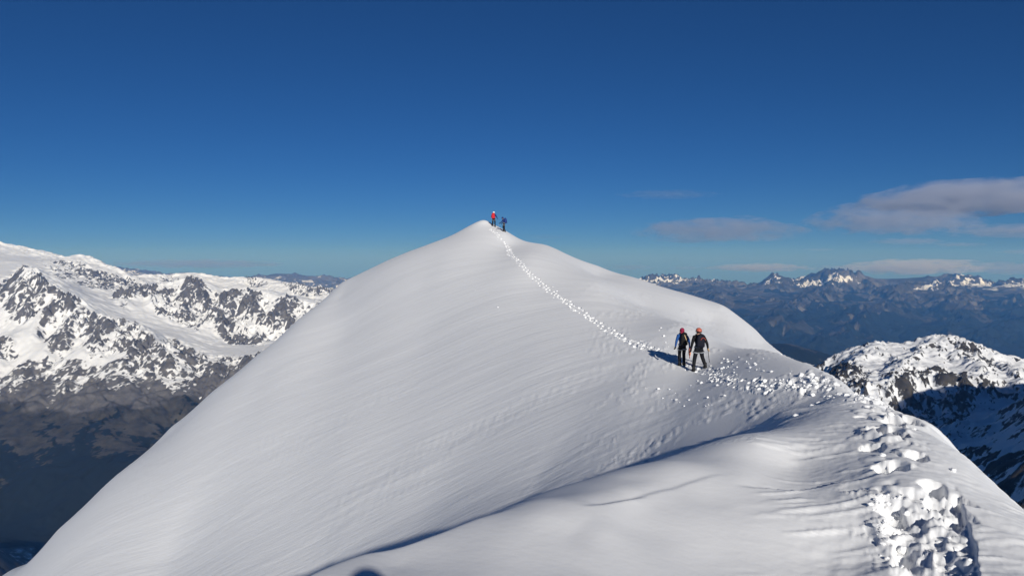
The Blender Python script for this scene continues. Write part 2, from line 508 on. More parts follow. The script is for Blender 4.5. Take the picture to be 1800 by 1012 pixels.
# cells along the far track are cut finer so that each footprint keeps its shape
quads = grid_quads(NR, NC)[:, ::-1]
_cr = _R.ravel()[quads].mean(1); _ctd = GTD[quads].max(1)
fine = (_cr > 11) & (_cr < 96) & (_ctd < .52) & (np.abs(_A.ravel()[quads].mean(1)) < math.radians(37))
keep = quads[~fine]; cut = quads[fine]
verts = [np.stack([GX, GY, GZ + _pd], -1)]; qs = [keep]
NA, NB = 3, 5
_c0 = np.stack([GX, GY, GZ], -1)
ca, cb, cc, cd = (_c0[cut[:, i]] for i in range(4))
su, sv = np.meshgrid(np.linspace(0, 1, NA + 1), np.linspace(0, 1, NB + 1), indexing='ij')
su = su.ravel()[None, :, None]; sv = sv.ravel()[None, :, None]
# reversed grid cell order: (r+,a), (r+,a+), (r,a+), (r,a)
sub = ca[:, None] * (1 - su) * (1 - sv) + cb[:, None] * su * (1 - sv) + cc[:, None] * su * sv + cd[:, None] * (1 - su) * sv
sub = sub.reshape(-1, 3)
sub[:, 2] += prints_dz(sub[:, 0].copy(), sub[:, 1].copy())
per = (NA + 1) * (NB + 1)
lq = grid_quads(NA + 1, NB + 1)[:, ::-1]
qs.append((np.arange(len(cut))[:, None, None] * per + lq[None] + NR * NC).reshape(-1, 4))
verts.append(sub)
verts = np.vstack(verts); qs = np.vstack(qs)
ridge_me = mesh_np('snow_ridge', verts, qs)
_rad = np.hypot(verts[:, 0], verts[:, 1])
_azd = np.degrees(np.arctan2(verts[:, 0], verts[:, 1]))
add_attr(ridge_me, 'streak', .8 * sstep(16, 26, _rad) * (1 - .75 * sstep(2, 14, _azd)) * (1 - .5 * sstep(60, 95, _rad)) + .04)
_bd, _bs, _br, _bt = seg_dist(verts[:, 0], verts[:, 1], BANK)
_bw = np.exp(-(np.maximum(0, _bd * _bs - .4) / 1.6) ** 2) * (_bs > 0) * (_rad < 24) * (_rad > 7) * sstep(.5, 3, _br)
add_attr(ridge_me, 'grain', np.clip(.10 + .12 * sstep(15, 25, _rad) + .8 * _bw + .30 * sstep(17, 24, _rad) * sstep(2, 10, _azd), 0, 1))
snow_ridge = tag(link('snow_ridge', ridge_me, snow_mat), 'smooth white snow ridge rising to a pointed summit', kind='structure')
print('ridge tris', len(qs) * 2, 'fine', fine.sum())

def ridge_z(x, y):
    x = np.atleast_1d(np.asarray(x, float)); y = np.atleast_1d(np.asarray(y, float))
    z = ridge_base(x, y)
    return z + relief(x, y, z)[0] + prints_dz(x, y)

# ------------------------------------------------------------------ mountains
def mountain_material(name, rock, rock2, veg, veg2, wood, nscale):
    m, nt, b, nd, lk = new_mat(name)
    b.inputs['Roughness'].default_value = 0.9
    b.inputs['Specular IOR Level'].default_value = 0.1
    geo = N(nd, 'ShaderNodeNewGeometry')
    def noise(sc, det=5.0, rough=.65):
        n = N(nd, 'ShaderNodeTexNoise', Scale=sc, Detail=det, Roughness=rough)
        lk.new(geo.outputs['Position'], n.inputs['Vector']); return n
    def mix(f, a, c):
        x = N(nd, 'ShaderNodeMix', data_type='RGBA')
        lk.new(f, x.inputs['Factor'])
        for s, k in ((a, 'A'), (c, 'B')):
            i = [q for q in x.inputs if q.name == k and q.type == 'RGBA'][0]
            if isinstance(s, tuple): i.default_value = (*s, 1)
            else: lk.new(s, i)
        return [q for q in x.outputs if q.type == 'RGBA'][0]
    def edge(attr, n, width, gain):
        """attribute plus noise, squeezed to a crisp border"""
        at = N(nd, 'ShaderNodeAttribute', attribute_name=attr)
        ad = N(nd, 'ShaderNodeMath', operation='MULTIPLY_ADD')
        lk.new(n.outputs['Fac'], ad.inputs[0]); ad.inputs[1].default_value = gain
        lk.new(at.outputs['Fac'], ad.inputs[2])
        mr = N(nd, 'ShaderNodeMapRange', interpolation_type='SMOOTHSTEP')
        lk.new(ad.outputs[0], mr.inputs['Value'])
        c = .5 + gain * .5
        mr.inputs['From Min'].default_value = c - width; mr.inputs['From Max'].default_value = c + width
        return mr.outputs['Result']
    def punch(n, lo=.36, hi=.64):
        r = N(nd, 'ShaderNodeMapRange'); lk.new(n.outputs['Fac'], r.inputs['Value'])
        r.inputs['From Min'].default_value = lo; r.inputs['From Max'].default_value = hi
        return r.outputs['Result']
    nf = noise(nscale, 8.0, .72); nb = noise(nscale * .4, 6.0, .7)
    rk = mix(punch(nb), rock, rock2)
    n3 = noise(nscale * .3, 8.0, .72)
    vg = mix(punch(n3), veg, veg2)
    base = mix(edge('veg', nf, .2, .5), rk, vg)
    base = mix(edge('wood', nf, .12, .5), base, wood)
    snow_n = mix(n3.outputs['Fac'], (.74, .76, .79), (.84, .85, .87))
    col = mix(edge('snow', nf, .12, 1.15), base, snow_n)
    lk.new(col, b.inputs['Base Color'])
    bp = N(nd, 'ShaderNodeBump', Strength=.55, Distance=6.0 / (nscale * 60))
    lk.new(nf.outputs['Fac'], bp.inputs['Height'])
    lk.new(bp.outputs['Normal'], b.inputs['Normal'])
    return m

def gullies(x, y, h, step, freq, amp, octaves, seed=0, tint=2):
    tot = np.zeros_like(h); a = amp; norm = 0
    for o in range(octaves + tint):
        if o < octaves: gy, gx = np.gradient(h, step)
        sl = np.hypot(gx, gy) + 1e-6
        dx, dy = -gy / sl, gx / sl
        px, py = x * freq, y * freq
        ix, iy = np.floor(px), np.floor(py)
        va = np.zeros_like(h); ws = np.zeros_like(h)
        for i in (-1, 0, 1):
            for j in (-1, 0, 1):
                cx, cy = ix + i, iy + j
                qx = px - cx - hash2(cx, cy, seed + o * 5); qy = py - cy - hash2(cx, cy, seed + o * 5 + 2)
                w = np.exp(-2.2 * (qx * qx + qy * qy))
                va += w * np.cos((qx * dx + qy * dy) * 2 * np.pi + 6.28 * hash2(cx, cy, seed + 3)); ws += w
        g = va / (ws + 1e-6) * sstep(.08, .45, sl)
        if o < octaves: h = h + g * a
        k = .8 ** o
        tot += g * k; norm += k * .55
        a = a * .47; freq *= 2.05
    return h, tot / norm

def in_poly(u, v, poly):
    ins = np.zeros(u.shape, bool); n = len(poly)
    for i in range(n):
        x1, y1 = poly[i]; x2, y2 = poly[(i + 1) % n]
        if y1 == y2: continue
        c = ((y1 > v) != (y2 > v)) & (u < (x2 - x1) * (v - y1) / (y2 - y1) + x1)
        ins ^= c
    return ins

def blur(a, k):
    for ax in (0, 1):
        pad = [(0, 0), (0, 0)]; pad[ax] = (k + 1, k)
        c = np.cumsum(np.pad(a, pad, mode='edge'), axis=ax)
        n = a.shape[ax]
        hi = np.take(c, np.arange(2 * k + 1, 2 * k + 1 + n), axis=ax); lo = np.take(c, np.arange(0, n), axis=ax)
        a = (hi - lo) / (2 * k + 1)
    return a

def massif(name, label, box, step, ctrl, mat, paint, freq, amp, octv, rough, seed, xyz=(), floor=-2500.0, lam=2e-2, arete=()):
    """one mountain block: a smooth body through surveyed points, worn into gullies"""
    x0, x1, y0, y1 = box
    xs = np.arange(x0, x1, step); ys = np.arange(y0, y1, step)
    X, Y = np.meshgrid(xs, ys)
    c = np.array([P(u, v, t) for u, v, t in ctrl] + [np.array(q, float) for q in xyz])
    lines = [(np.array([P(*q)[:2] for q in pl]), h, w) for pl, h, w in arete]
    def cusp(x, y):
        s = np.zeros_like(x)
        for pl, h, w in lines:
            d, _, run, tot = seg_dist(x, y, pl)
            s = np.maximum(s, h * np.exp(-d / w))
        return s
    tps = TPS(c[:, :2] / 1000.0, c[:, 2] - cusp(c[:, 0], c[:, 1]), lam)
    # the smooth body is evaluated on a coarse net and blown up
    k = 6
    cx = np.arange(0, len(xs) + k, k); cy = np.arange(0, len(ys) + k, k)
    CX, CY = np.meshgrid(x0 + cx * step, y0 + cy * step)
    C = tps(np.stack([CX.ravel(), CY.ravel()], -1) / 1000.0).reshape(CX.shape)
    fx = np.arange(len(xs)) / k; fy = np.arange(len(ys)) / k
    ix = fx.astype(int); iy = fy.astype(int); wx = (fx - ix)[None, :]; wy = (fy - iy)[:, None]
    wx, wy = wx * wx * (3 - 2 * wx) * .0 + wx, wy
    H = (C[iy][:, ix] * (1 - wx) * (1 - wy) + C[iy][:, ix + 1] * wx * (1 - wy) + C[iy + 1][:, ix] * (1 - wx) * wy + C[iy + 1][:, ix + 1] * wx * wy)
    wv = rough[1] * .22
    H = blur(H, 3) + cusp(X + wv * .35 * fbm(X / wv, Y / wv, 3, seed + 70), Y + wv * .35 * fbm(X / wv, Y / wv, 3, seed + 71))
    H = np.maximum(H, floor)
    U, V = project(X, Y, H)
    jit = lambda s, a, q: a * fbm(X / s, Y / s, 4, seed + q)
    rockm = np.zeros_like(H)
    for poly, w in paint['rock']:
        rockm = np.maximum(rockm, w * in_poly(U + jit(160 * step / 12, 5, 80), V + jit(160 * step / 12, 5, 81), poly))
    soft = blur(rockm, 5)
    relf = paint.get('calm', .15) + soft * paint.get('gain', 1.0)
    nz = fbm(X / rough[1], Y / rough[1], 5, seed + 9)
    rg = ridged(X / rough[1] * .8, Y / rough[1] * .8, 4, seed + 19) - 1.0
    H1 = H + (nz * .5 + rg * .5) * rough[0] * relf
    H2, G = gullies(X, Y, H1, step, freq, 1.0 * amp * .5, octv, seed + 40)
    H2 = H1 + (H2 - H1) * relf * 1.2
    gy, gx = np.gradient(H2, step); SL = np.hypot(gx, gy)
    snow, veg, wood = paint['cover'](X, Y, H2, U, V, SL, G, rockm, soft)
    me = mesh_np(name, np.stack([X, Y, H2], -1).reshape(-1, 3), grid_quads(len(ys), len(xs)))
    add_attr(me, 'snow', snow.ravel()); add_attr(me, 'veg', veg.ravel()); add_attr(me, 'wood', wood.ravel())
    o = link(name, me, mat)
    print(name, 'tris', len(me.polygons) * 2)
    return tag(o, label, kind='structure')

ROCKM = mountain_material('alpine_rock_and_snow', (.075, .072, .072), (.15, .142, .135), (.030, .029, .026), (.075, .068, .054), (.011, .014, .012), .03)
FARM = mountain_material('far_range_rock_and_wood', (.085, .083, .08), (.14, .13, .115), (.022, .024, .02), (.065, .058, .045), (.010, .014, .012), .006)
NEARM = mountain_material('snowy_crag', (.035, .034, .034), (.075, .068, .06), (.09, .07, .04), (.12, .09, .05), (.03, .03, .025), .09)

# ---- glaciated massif across the valley on the left
PA = [(40,467),(57,473),(95,503),(111,515),(138,528),(154,544),(178,562),(207,564),(237,566),(267,590),(287,610),(308,629),(308,653),(287,665),(273,669),(247,661),(221,645),(225,616),(204,610),(202,620),(164,625),(152,620),(146,602),(126,612),(107,623),(91,623),(85,606),(63,580),(79,546),(65,554),(40,568),(24,564),(0,534),(-40,520),(-40,500),(0,497)]
PB = [(195,523),(224,515),(253,505),(300,505),(339,487),(361,503),(383,513),(440,506),(469,520),(516,522),(620,545),(620,600),(498,590),(469,598),(444,606),(408,602),(379,588),(372,563),(347,580),(325,573),(300,564),(274,552),(267,537),(249,526),(224,530),(220,544)]
PC = [(70,458),(110,462),(140,458),(165,475),(200,480),(240,490),(268,505),(240,513),(190,515),(150,505),(100,490)]
PD = [(289,592),(314,598),(343,612),(361,622),(400,630),(450,625),(520,590),(600,590),(400,760),(250,830),(300,740),(335,700),(345,680),(338,650),(318,630),(300,612)]
PE = [(-30,594),(20,598),(35,610),(36,620),(20,635),(-30,628)]
PF = [(22,640),(60,648),(72,628),(82,620),(80,640),(62,660),(40,658),(25,648)]
PG = [(-40,650),(20,655),(30,662),(-40,668)]
PH = [(425,492),(436,483),(446,481),(458,490),(472,500),(440,502)]
PI = [(495,500),(515,492),(545,500),(600,508),(600,522),(520,520)]
PJ = [(280,490),(300,486),(320,488),(310,498),(285,500)]
PK = [(0,640),(100,625),(225,640),(300,680),(330,720),(200,740),(60,730),(0,735)]
def cover_left(X, Y, H, U, V, SL, G, rk, soft):
    n = fbm(X / 260, Y / 260, 5, 301)
    n2 = .6 * fbm(X / 75, Y / 75, 4, 302, gain=.7) + .8 * fbm(X / 30, Y / 30, 2, 303)
    mixed = .58 - .6 * G - .55 * n2 + .3 * (.8 - SL) - .35 * n
    snow = np.where(rk > .1, (1 - rk) * .62 + rk * mixed, 1.0 - .35 * sstep(.75, 1.15, SL) - .12 * np.maximum(0, n))
    low = sstep(-960, -1110, H + 110 * n + 40 * n2)
    snow = snow - low * (1.0 - .45 * sstep(-.2, .5, fbm(X / 300, Y / 90, 4, 305) - .3 * G) * (1 - sstep(-1150, -1290, H)))
    rib = ridged(X / 260 + .5 * n2, Y / 700, 4, 306)
    snow = snow - .55 * sstep(-720, -900, H + 60 * n) * sstep(1.05, 1.45, rib + .35 * n2) * (1 - .6 * rk)
    veg = sstep(-1080, -1180, H + 50 * n)
    wood = sstep(-1200, -1360, H + 170 * n + 90 * n2)
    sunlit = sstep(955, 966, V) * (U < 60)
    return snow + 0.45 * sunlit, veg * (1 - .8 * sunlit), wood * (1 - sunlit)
massif('glaciated_massif', 'snow covered rocky massif with a glacier tongue above dark forest', (-7900, -1500, 3000, 12600), 13.5,
  [(-60,412,11600),(0,424,11500),(60,437,11400),(95,445,11300),(120,453,11200),(150,448,11000),(185,465,10800),(210,471,10700),(240,489,10500),(262,482,11500),(290,483,12000),(340,479,12000),(400,487,12000),(445,483,12000),(500,499,11500),(560,505,11000),
   (150,480,10200),(220,505,9800),(340,545,10000),(440,545,10000),(540,550,9800),(300,520,10200),
   (195,525,8350),(270,506,8500),(340,487,8800),(390,514,8700),(440,507,8600),(500,522,8450),(560,535,8300),(620,550,8200),
   (340,570,7900),(420,590,7750),(480,585,7850),(270,545,8050),(380,560,8050),
   (40,467,7850),(62,480,7700),(110,515,7450),(160,548,7250),(207,563,7150),(240,566,7100),(270,590,6900),(300,620,6650),(308,650,6450),
   (100,498,8500),(150,515,8200),(200,535,7950),(260,566,7700),(330,592,7450),(400,620,7150),
   (-60,560,7400),(0,520,7800),(30,570,7150),(70,556,7150),(20,590,6850),(60,640,6500),(100,680,6150),(150,605,6650),(205,612,6600),(160,650,6350),(230,650,6350),(200,690,6050),(60,720,5800),(250,720,5850),
   (350,700,6100),(420,660,6500),(500,620,6900),(600,600,7200),
   (150,760,5450),(50,800,5200),(200,800,5200),(100,850,4900),(-60,850,4850),(0,900,4650),(100,950,4400),(200,870,4800),(0,955,4150),(350,800,5250),(500,760,5600),
   (-30,962,3500),(12,966,3480),(38,976,3450),(20,990,3380),(60,1000,3400),(10,1020,3150),(-150,800,5200),(-150,950,4300),(-150,600,7000),(-150,440,10500)],
  ROCKM, {'rock': [(PA,1.0),(PB,1.0),(PC,.8),(PD,1.0),(PE,.9),(PF,.9),(PG,.9),(PH,.85),(PI,.6),(PJ,.5),(PK,.55)], 'cover': cover_left, 'calm': .22, 'gain': .8},
  1 / 420.0, 100, 4, (75, 900), 500,
  arete=[([(-60,412,11600),(0,424,11500),(60,437,11400),(120,453,11200),(150,448,11000),(210,471,10700),(250,492,10400)], 160, 350),
         ([(262,482,11500),(290,483,12000),(340,479,12000),(400,487,12000),(445,483,12000),(500,499,11500),(560,505,11000)], 150, 350),
         ([(195,525,8350),(270,506,8500),(340,487,8800),(390,514,8700),(440,507,8600),(500,522,8450),(620,550,8200)], 55, 260),
         ([(40,467,7850),(62,480,7700),(110,515,7450),(160,548,7250),(207,563,7150),(240,566,7100),(270,590,6900),(308,650,6450)], 120, 200),
         ([(40,467,7850),(45,520,7450),(50,565,7150)], 90, 150), ([(340,500,8600),(350,540,8300),(372,580,7900)], 60, 200), ([(440,520,8450),(430,560,8150),(425,600,7800)], 60, 200)],
  lam=4e-3, xyz=[(-7000,13500,-600),(-2500,13500,-700),(-4000,3000,-2100),(-2000,3500,-2200),(-2000,5500,-1900)])

# ---- snowy crag on the right, and the shaded bowl in front of it
QC = [(1585,660),(1600,645),(1640,648),(1700,655),(1730,662),(1760,672),(1790,690),(1770,700),(1740,700),(1700,705),(1650,708),(1600,715),(1560,700),(1550,690),(1570,680)]
QL = [(1430,640),(1470,640),(1510,645),(1530,660),(1520,680),(1560,690),(1540,720),(1430,700),(1400,660)]
QR = [(1685,600),(1700,610),(1730,620),(1755,640),(1745,650),(1715,640),(1692,625)]
QN = [(1730,830),(1760,808),(1800,795),(1900,790),(1900,950),(1720,950)]
QD = [(1560,715),(1650,712),(1720,705),(1700,730),(1640,745),(1560,740)]
QS = [(1650,790),(1720,785),(1760,795),(1730,815),(1680,815)]
QT = [(1640,755),(1700,748),(1740,755),(1720,770),(1670,775)]
def cover_right(X, Y, H, U, V, SL, G, rk, soft):
    n2 = .6 * fbm(X / 34, Y / 34, 4, 311, gain=.7) + .45 * fbm(X / 13, Y / 13, 2, 313); n = fbm(X / 120, Y / 120, 4, 312)
    mixed = .50 - 1.2 * G - .45 * n2 + .1 * (.9 - SL) - .2 * n
    snow = np.where(rk > .1, (1 - rk) * .85 + rk * mixed, .93 - .6 * sstep(.7, 1.15, SL + .35 * n2) - .55 * np.maximum(0, n - .02) * sstep(-.05, .35, n2) + .25 * G)
    return snow, np.zeros_like(H), np.zeros_like(H)
massif('snowy_crag', 'snow dusted rocky mountain with a cliff band beyond the ridge', (700, 4300, 700, 3900), 6.5,
  [(1400,650,3150),(1430,637,3100),(1480,617,3050),(1530,595,3000),(1552,602,3000),(1575,603,3050),(1600,602,3080),(1625,592,3050),(1650,586,3020),(1685,588,3000),(1700,597,2980),(1740,614,2950),(1780,626,2920),(1830,640,2850),(1900,630,2800),
   (1500,640,2780),(1560,640,2750),(1620,640,2700),(1700,648,2680),(1760,660,2620),(1470,660,2650),(1520,690,2450),(1600,652,2600),(1660,655,2590),
   (1580,710,2380),(1650,708,2400),(1720,702,2430),(1780,695,2450),
   (1560,740,2230),(1640,740,2200),(1700,728,2230),(1640,770,2030),(1720,770,1950),(1680,800,1800),(1600,800,1900),
   (1760,725,2050),(1800,695,2000),(1850,665,1950),(1920,625,1850),(2000,590,1750),(2100,560,1600),(2250,560,1400),(2000,700,1450),(1900,740,1500),
   (1740,850,1330),(1770,812,1330),(1800,798,1330),(1860,780,1300),(1800,880,1130),(1740,920,1120),(1860,860,1080),(1700,900,1300),
   (1500,720,3700),(1650,700,3700),(1800,720,3700),(1400,800,2300),(1300,760,3000),(1500,900,1700)],
  NEARM, {'rock': [(QC,1.0),(QL,.9),(QR,.85),(QN,.8),(QD,.9),(QS,.9),(QT,.6)], 'cover': cover_right, 'calm': .4, 'gain': .7},
  1 / 170.0, 40, 4, (36, 330), 700,
  arete=[([(1400,650,3150),(1430,637,3100),(1480,617,3050),(1530,595,3000),(1552,602,3000),(1575,603,3050),(1600,602,3080),(1625,592,3050),(1650,586,3020),(1685,588,3000),(1700,597,2980),(1740,614,2950),(1780,626,2920),(1900,630,2800)], 55, 110),
         ([(1645,588,3020),(1612,622,2830),(1588,648,2640),(1556,690,2440)], 42, 70), ([(1530,596,3000),(1505,630,2830),(1475,672,2600)], 35, 70),
         ([(1690,590,2990),(1720,640,2750),(1742,690,2450)], 40, 70), ([(1770,625,2930),(1785,660,2650),(1800,700,2420)], 35, 60),
         ([(1800,798,1330),(1770,812,1330),(1742,850,1330)], 18, 40), ([(1960,640,1800),(1840,690,1950),(1760,728,2050),(1690,760,2050)], 25, 60)],
  lam=3e-4, xyz=[(700,700,-520),(1500,700,-420),(3000,700,-160),(4300,1500,-350),(4300,3900,-700)], floor=-1500.0)

# ---- wooded shoulder down in the valley
def cover_wood(X, Y, H, U, V, SL, G, rk, soft):
    n = fbm(X / 300, Y / 300, 4, 321)
    return np.zeros_like(H) - .3, sstep(.1, .4, n) * .6, 1.0 - .6 * sstep(.15, .45, n)
massif('wooded_shoulder', 'dark wooded shoulder low in the valley behind the snow ridge', (2300, 6500, 7000, 11500), 45.0,
  [(1300,605,9800),(1360,597,9600),(1390,602,9500),(1430,614,9300),(1470,628,9100),(1520,650,8900),(1600,690,8600),(1380,640,8600),(1450,670,8300),(1350,680,10800),(1500,720,10500),(1300,660,8800)],
  FARM, {'rock': [], 'cover': cover_wood, 'calm': .6}, 1 / 700.0, 90, 3, (70, 900), 820, xyz=[(2300,7000,-1900),(6500,7000,-2300),(6500,11500,-2400)])

# ---- far range across the main valley
FS = [(1125,487),(1160,482),(1260,492),(1245,500),(1150,502),(1125,497)]
FP = [(1345,498),(1360,482),(1385,492),(1420,492),(1470,478),(1500,484),(1515,497),(1495,502),(1440,504),(1380,505),(1340,506)]
FR = [(1520,520),(1560,512),(1600,506),(1650,498),(1690,482),(1720,495),(1800,490),(1900,490),(1900,540),(1790,545),(1740,530),(1690,525),(1640,530),(1590,535),(1570,525),(1525,530)]
def cover_far(X, Y, H, U, V, SL, G, rk, soft):
    n = .6 * fbm(X / 900, Y / 900, 5, 331) + .6 * fbm(X / 2600, Y / 2600, 3, 333); n2 = fbm(X / 250, Y / 250, 4, 332)
    hi = sstep(-1150, -780, H + 170 * n + 90 * n2)
    snow = -.3 + hi * (rk > .1) * (1.14 - .6 * G - .55 * n2 - .45 * sstep(.5, .9, SL))
    veg = .5 + .9 * n + .9 * G
    wood = sstep(-1150, -1500, H + 600 * n + 250 * n2 - 200 * G) * .95
    return snow, veg, wood
massif('far_range', 'long blue mountain range with snowy peaks across the wide valley', (1200, 21000, 12000, 31000), 42.0,
  [(1000,495,28500),(1060,492,28500),(1125,489,28500),(1160,485,28500),(1210,490,28300),(1250,494,28000),(1290,497,28000),(1330,499,27500),(1360,480,27200),(1385,496,27000),(1410,495,27000),(1440,490,27000),(1470,474,27000),(1492,478,27000),(1512,497,26500),(1532,507,26000),(1570,505,25000),(1600,500,24500),(1640,499,24500),(1660,494,26500),(1690,480,27000),(1715,484,27000),(1740,498,26500),(1780,497,25500),(1820,494,25500),(1870,490,25500),
   (1250,512,25000),(1330,520,24000),(1400,520,24000),(1480,520,23500),(1560,530,22500),(1640,525,22500),(1720,525,22500),(1800,525,22500),
   (1250,545,20500),(1320,560,18800),(1400,560,18800),(1480,555,19200),(1550,575,17800),(1600,560,19000),(1680,560,19000),(1750,575,18000),(1820,570,18500),(1640,600,16300),(1500,605,16000),(1420,600,16000),
   (1340,600,16000),(1280,590,16800),(1450,640,14000),(1560,640,14000),(1700,640,14200),(1820,640,14200),(1700,615,15500),(1800,610,15800),
   (1100,560,20000),(1100,520,25000),(1200,580,18000)],
  FARM, {'rock': [(FS,.9),(FP,.9),(FR,.9)], 'cover': cover_far, 'calm': .6, 'gain': .1},
  1 / 3300.0, 420, 4, (60, 5200), 900,
  arete=[([(1000,495,28500),(1125,489,28500),(1160,485,28500),(1210,490,28300),(1250,494,28000),(1330,499,27500),(1360,480,27200),(1385,496,27000),(1410,495,27000),(1470,474,27000),(1492,478,27000),(1512,497,26500),(1532,507,26000),(1600,500,24500),(1640,499,24500)], 250, 700),
         ([(1640,499,24500),(1660,494,26500),(1690,480,27000),(1715,484,27000),(1740,498,26500),(1820,494,25500),(1900,490,25500)], 250, 700),
         ([(1470,480,27000),(1440,515,23500),(1380,555,19000),(1340,590,16500)], 250, 700), ([(1600,500,24500),(1560,535,21500),(1500,580,17500),(1460,620,15000)], 250, 700),
         ([(1690,520,22500),(1680,560,19000),(1640,600,16300)], 250, 650), ([(1800,520,22500),(1780,560,19000),(1740,610,15800)], 250, 650), ([(1250,494,28000),(1260,530,22000),(1250,570,18500)], 200, 700)],
  lam=3e-3, xyz=[(2000,31000,-1600),(10000,31000,-1600),(20000,31000,-1500),(2000,12500,-2500),(7000,12000,-2400),(12000,12000,-2500),(18000,12000,-2500)])

# ---- faint peaks on the left horizon
def cover_dist(X, Y, H, U, V, SL, G, rk, soft):
    n = fbm(X / 700, Y / 700, 4, 341)
    return .25 + .5 * n - .4 * G, np.full_like(H, .2), np.zeros_like(H)
massif('horizon_peaks', 'faint blue peaks on the horizon beyond the glaciated massif', (-16500, -5500, 29000, 36000), 70.0,
  [(250,478,34000),(300,488,34000),(360,485,34000),(420,490,33500),(455,488,33500),(485,481,33000),(520,487,33000),(560,486,33000),(600,490,33000),(650,492,33000),(350,530,30000),(450,530,30000),(550,530,30000),(650,530,30000)],
  FARM, {'rock': [], 'cover': cover_dist, 'calm': .9}, 1 / 1300.0, 260, 3, (250, 2500), 950, xyz=[(-15000,36000,-1800),(-6000,36000,-1800)])

# ---- valley ground out to the edge of the land in view
_vx = np.linspace(-38500, 38500, 120); _vy = np.linspace(-6000, 38500, 90)
VX, VY = np.meshgrid(_vx, _vy)
VZ = -2560 + 90 * fbm(VX / 4000, VY / 4000, 4, 77)
val_me = mesh_np('valley_ground', np.stack([VX, VY, VZ], -1).reshape(-1, 3), grid_quads(len(_vy), len(_vx)))
for a, q in (('snow', -.5), ('veg', .6), ('wood', .5)): add_attr(val_me, a, np.full(VX.size, q))
tag(link('valley_ground', val_me, FARM), 'wooded valley ground far below the ridge', kind='structure')

# ------------------------------------------------------------------ haze
def haze_box():
    me = bpy.data.meshes.new('haze'); bm = bmesh.new()
    bmesh.ops.create_cube(bm, size=1.0)
    x0, x1, y0, y1, z0, z1 = -39500, 39500, -7000, 39500, -2900, 420
    for v in bm.verts:
        v.co = ((x0 + x1) / 2 + v.co.x * (x1 - x0), (y0 + y1) / 2 + v.co.y * (y1 - y0), (z0 + z1) / 2 + v.co.z * (z1 - z0))
    bm.to_mesh(me); bm.free()
    m = bpy.data.materials.new('thin_blue_air'); m.use_nodes = True
    nt = m.node_tree; nt.nodes.clear()
    o = nt.nodes.new('ShaderNodeOutputMaterial'); v = nt.nodes.new('ShaderNodeVolumePrincipled')
    v.inputs['Color'].default_value = HAZE_COLOR
    v.inputs['Absorption Color'].default_value = (1, 1, 1, 1)
    v.inputs['Density'].default_value = HAZE_DENSITY
    v.inputs['Anisotropy'].default_value = 0.0
    nt.links.new(v.outputs['Volume'], o.inputs['Volume'])
    tag(link('haze', me, m), 'thin blue mountain air between the ridge and the far range', kind='stuff')
HAZE_COLOR = (.13, .40, 1.0, 1); HAZE_DENSITY = .62 / 26000
haze_box()

# ------------------------------------------------------------------ clouds: thin lens shaped banks far beyond the haze
def cloud_material(name, density, soft):
    m = bpy.data.materials.new(name); m.use_nodes = True
    nt = m.node_tree; nt.nodes.clear(); nd, lk = nt.nodes, nt.links
    out = nd.new('ShaderNodeOutputMaterial'); vol = nd.new('ShaderNodeVolumePrincipled')
    tc = nd.new('ShaderNodeTexCoord')
    # generated coordinates run 0..1 through the bank: fade towards its hull
    sub = N(nd, 'ShaderNodeVectorMath', operation='SUBTRACT'); sub.inputs[1].default_value = (.5, .5, .5)
    lk.new(tc.outputs['Generated'], sub.inputs[0])
    ln = N(nd, 'ShaderNodeVectorMath', operation='LENGTH'); lk.new(sub.outputs['Vector'], ln.inputs[0])
    mp = N(nd, 'ShaderNodeMapping'); mp.inputs['Scale'].default_value = (10.0, 5.0, 4.0)
    lk.new(tc.outputs['Generated'], mp.inputs['Vector'])
    oi = nd.new('ShaderNodeObjectInfo')
    of = N(nd, 'ShaderNodeVectorMath', operation='MULTIPLY_ADD'); of.inputs[1].default_value = (1, 1, 1)
    lk.new(mp.outputs['Vector'], of.inputs[0])
    cx = nd.new('ShaderNodeCombineXYZ'); sc = N(nd, 'ShaderNodeMath', operation='MULTIPLY'); sc.inputs[1].default_value = 37.0
    lk.new(oi.outputs['Random'], sc.inputs[0]); lk.new(sc.outputs[0], cx.inputs[0]); lk.new(sc.outputs[0], cx.inputs[1])
    lk.new(cx.outputs[0], of.inputs[2])
    nz = N(nd, 'ShaderNodeTexNoise', Scale=1.0, Detail=5.0, Roughness=.6); lk.new(of.outputs['Vector'], nz.inputs['Vector'])
    sh = N(nd, 'ShaderNodeMath', operation='MULTIPLY_ADD'); lk.new(nz.outputs['Fac'], sh.inputs[0])
    sh.inputs[1].default_value = -1.5; lk.new(ln.outputs['Value'], sh.inputs[2])
    mr = N(nd, 'ShaderNodeMapRange', interpolation_type='SMOOTHSTEP'); lk.new(sh.outputs[0], mr.inputs['Value'])
    mr.inputs['From Min'].default_value = -.27; mr.inputs['From Max'].default_value = -.27 - soft
    mr.inputs['To Min'].default_value = 0.0; mr.inputs['To Max'].default_value = density
    lk.new(mr.outputs['Result'], vol.inputs['Density'])
    vol.inputs['Color'].default_value = (.77, .82, .95, 1)
    vol.inputs['Anisotropy'].default_value = .15
    lk.new(vol.outputs['Volume'], out.inputs['Volume'])
    return m
CLOUD_THIN = cloud_material('thin_cloud', .00040, .30)
CLOUD_FULL = cloud_material('full_cloud', .00048, .26)
CLOUD_WHITE = cloud_material('white_cloud', .0011, .24)
CLOUD_WHITE.node_tree.nodes['Principled Volume'].inputs['Color'].default_value = (.95, .955, .97, 1)
CLOUD_VEIL = cloud_material('veil_cloud', .00014, .3)

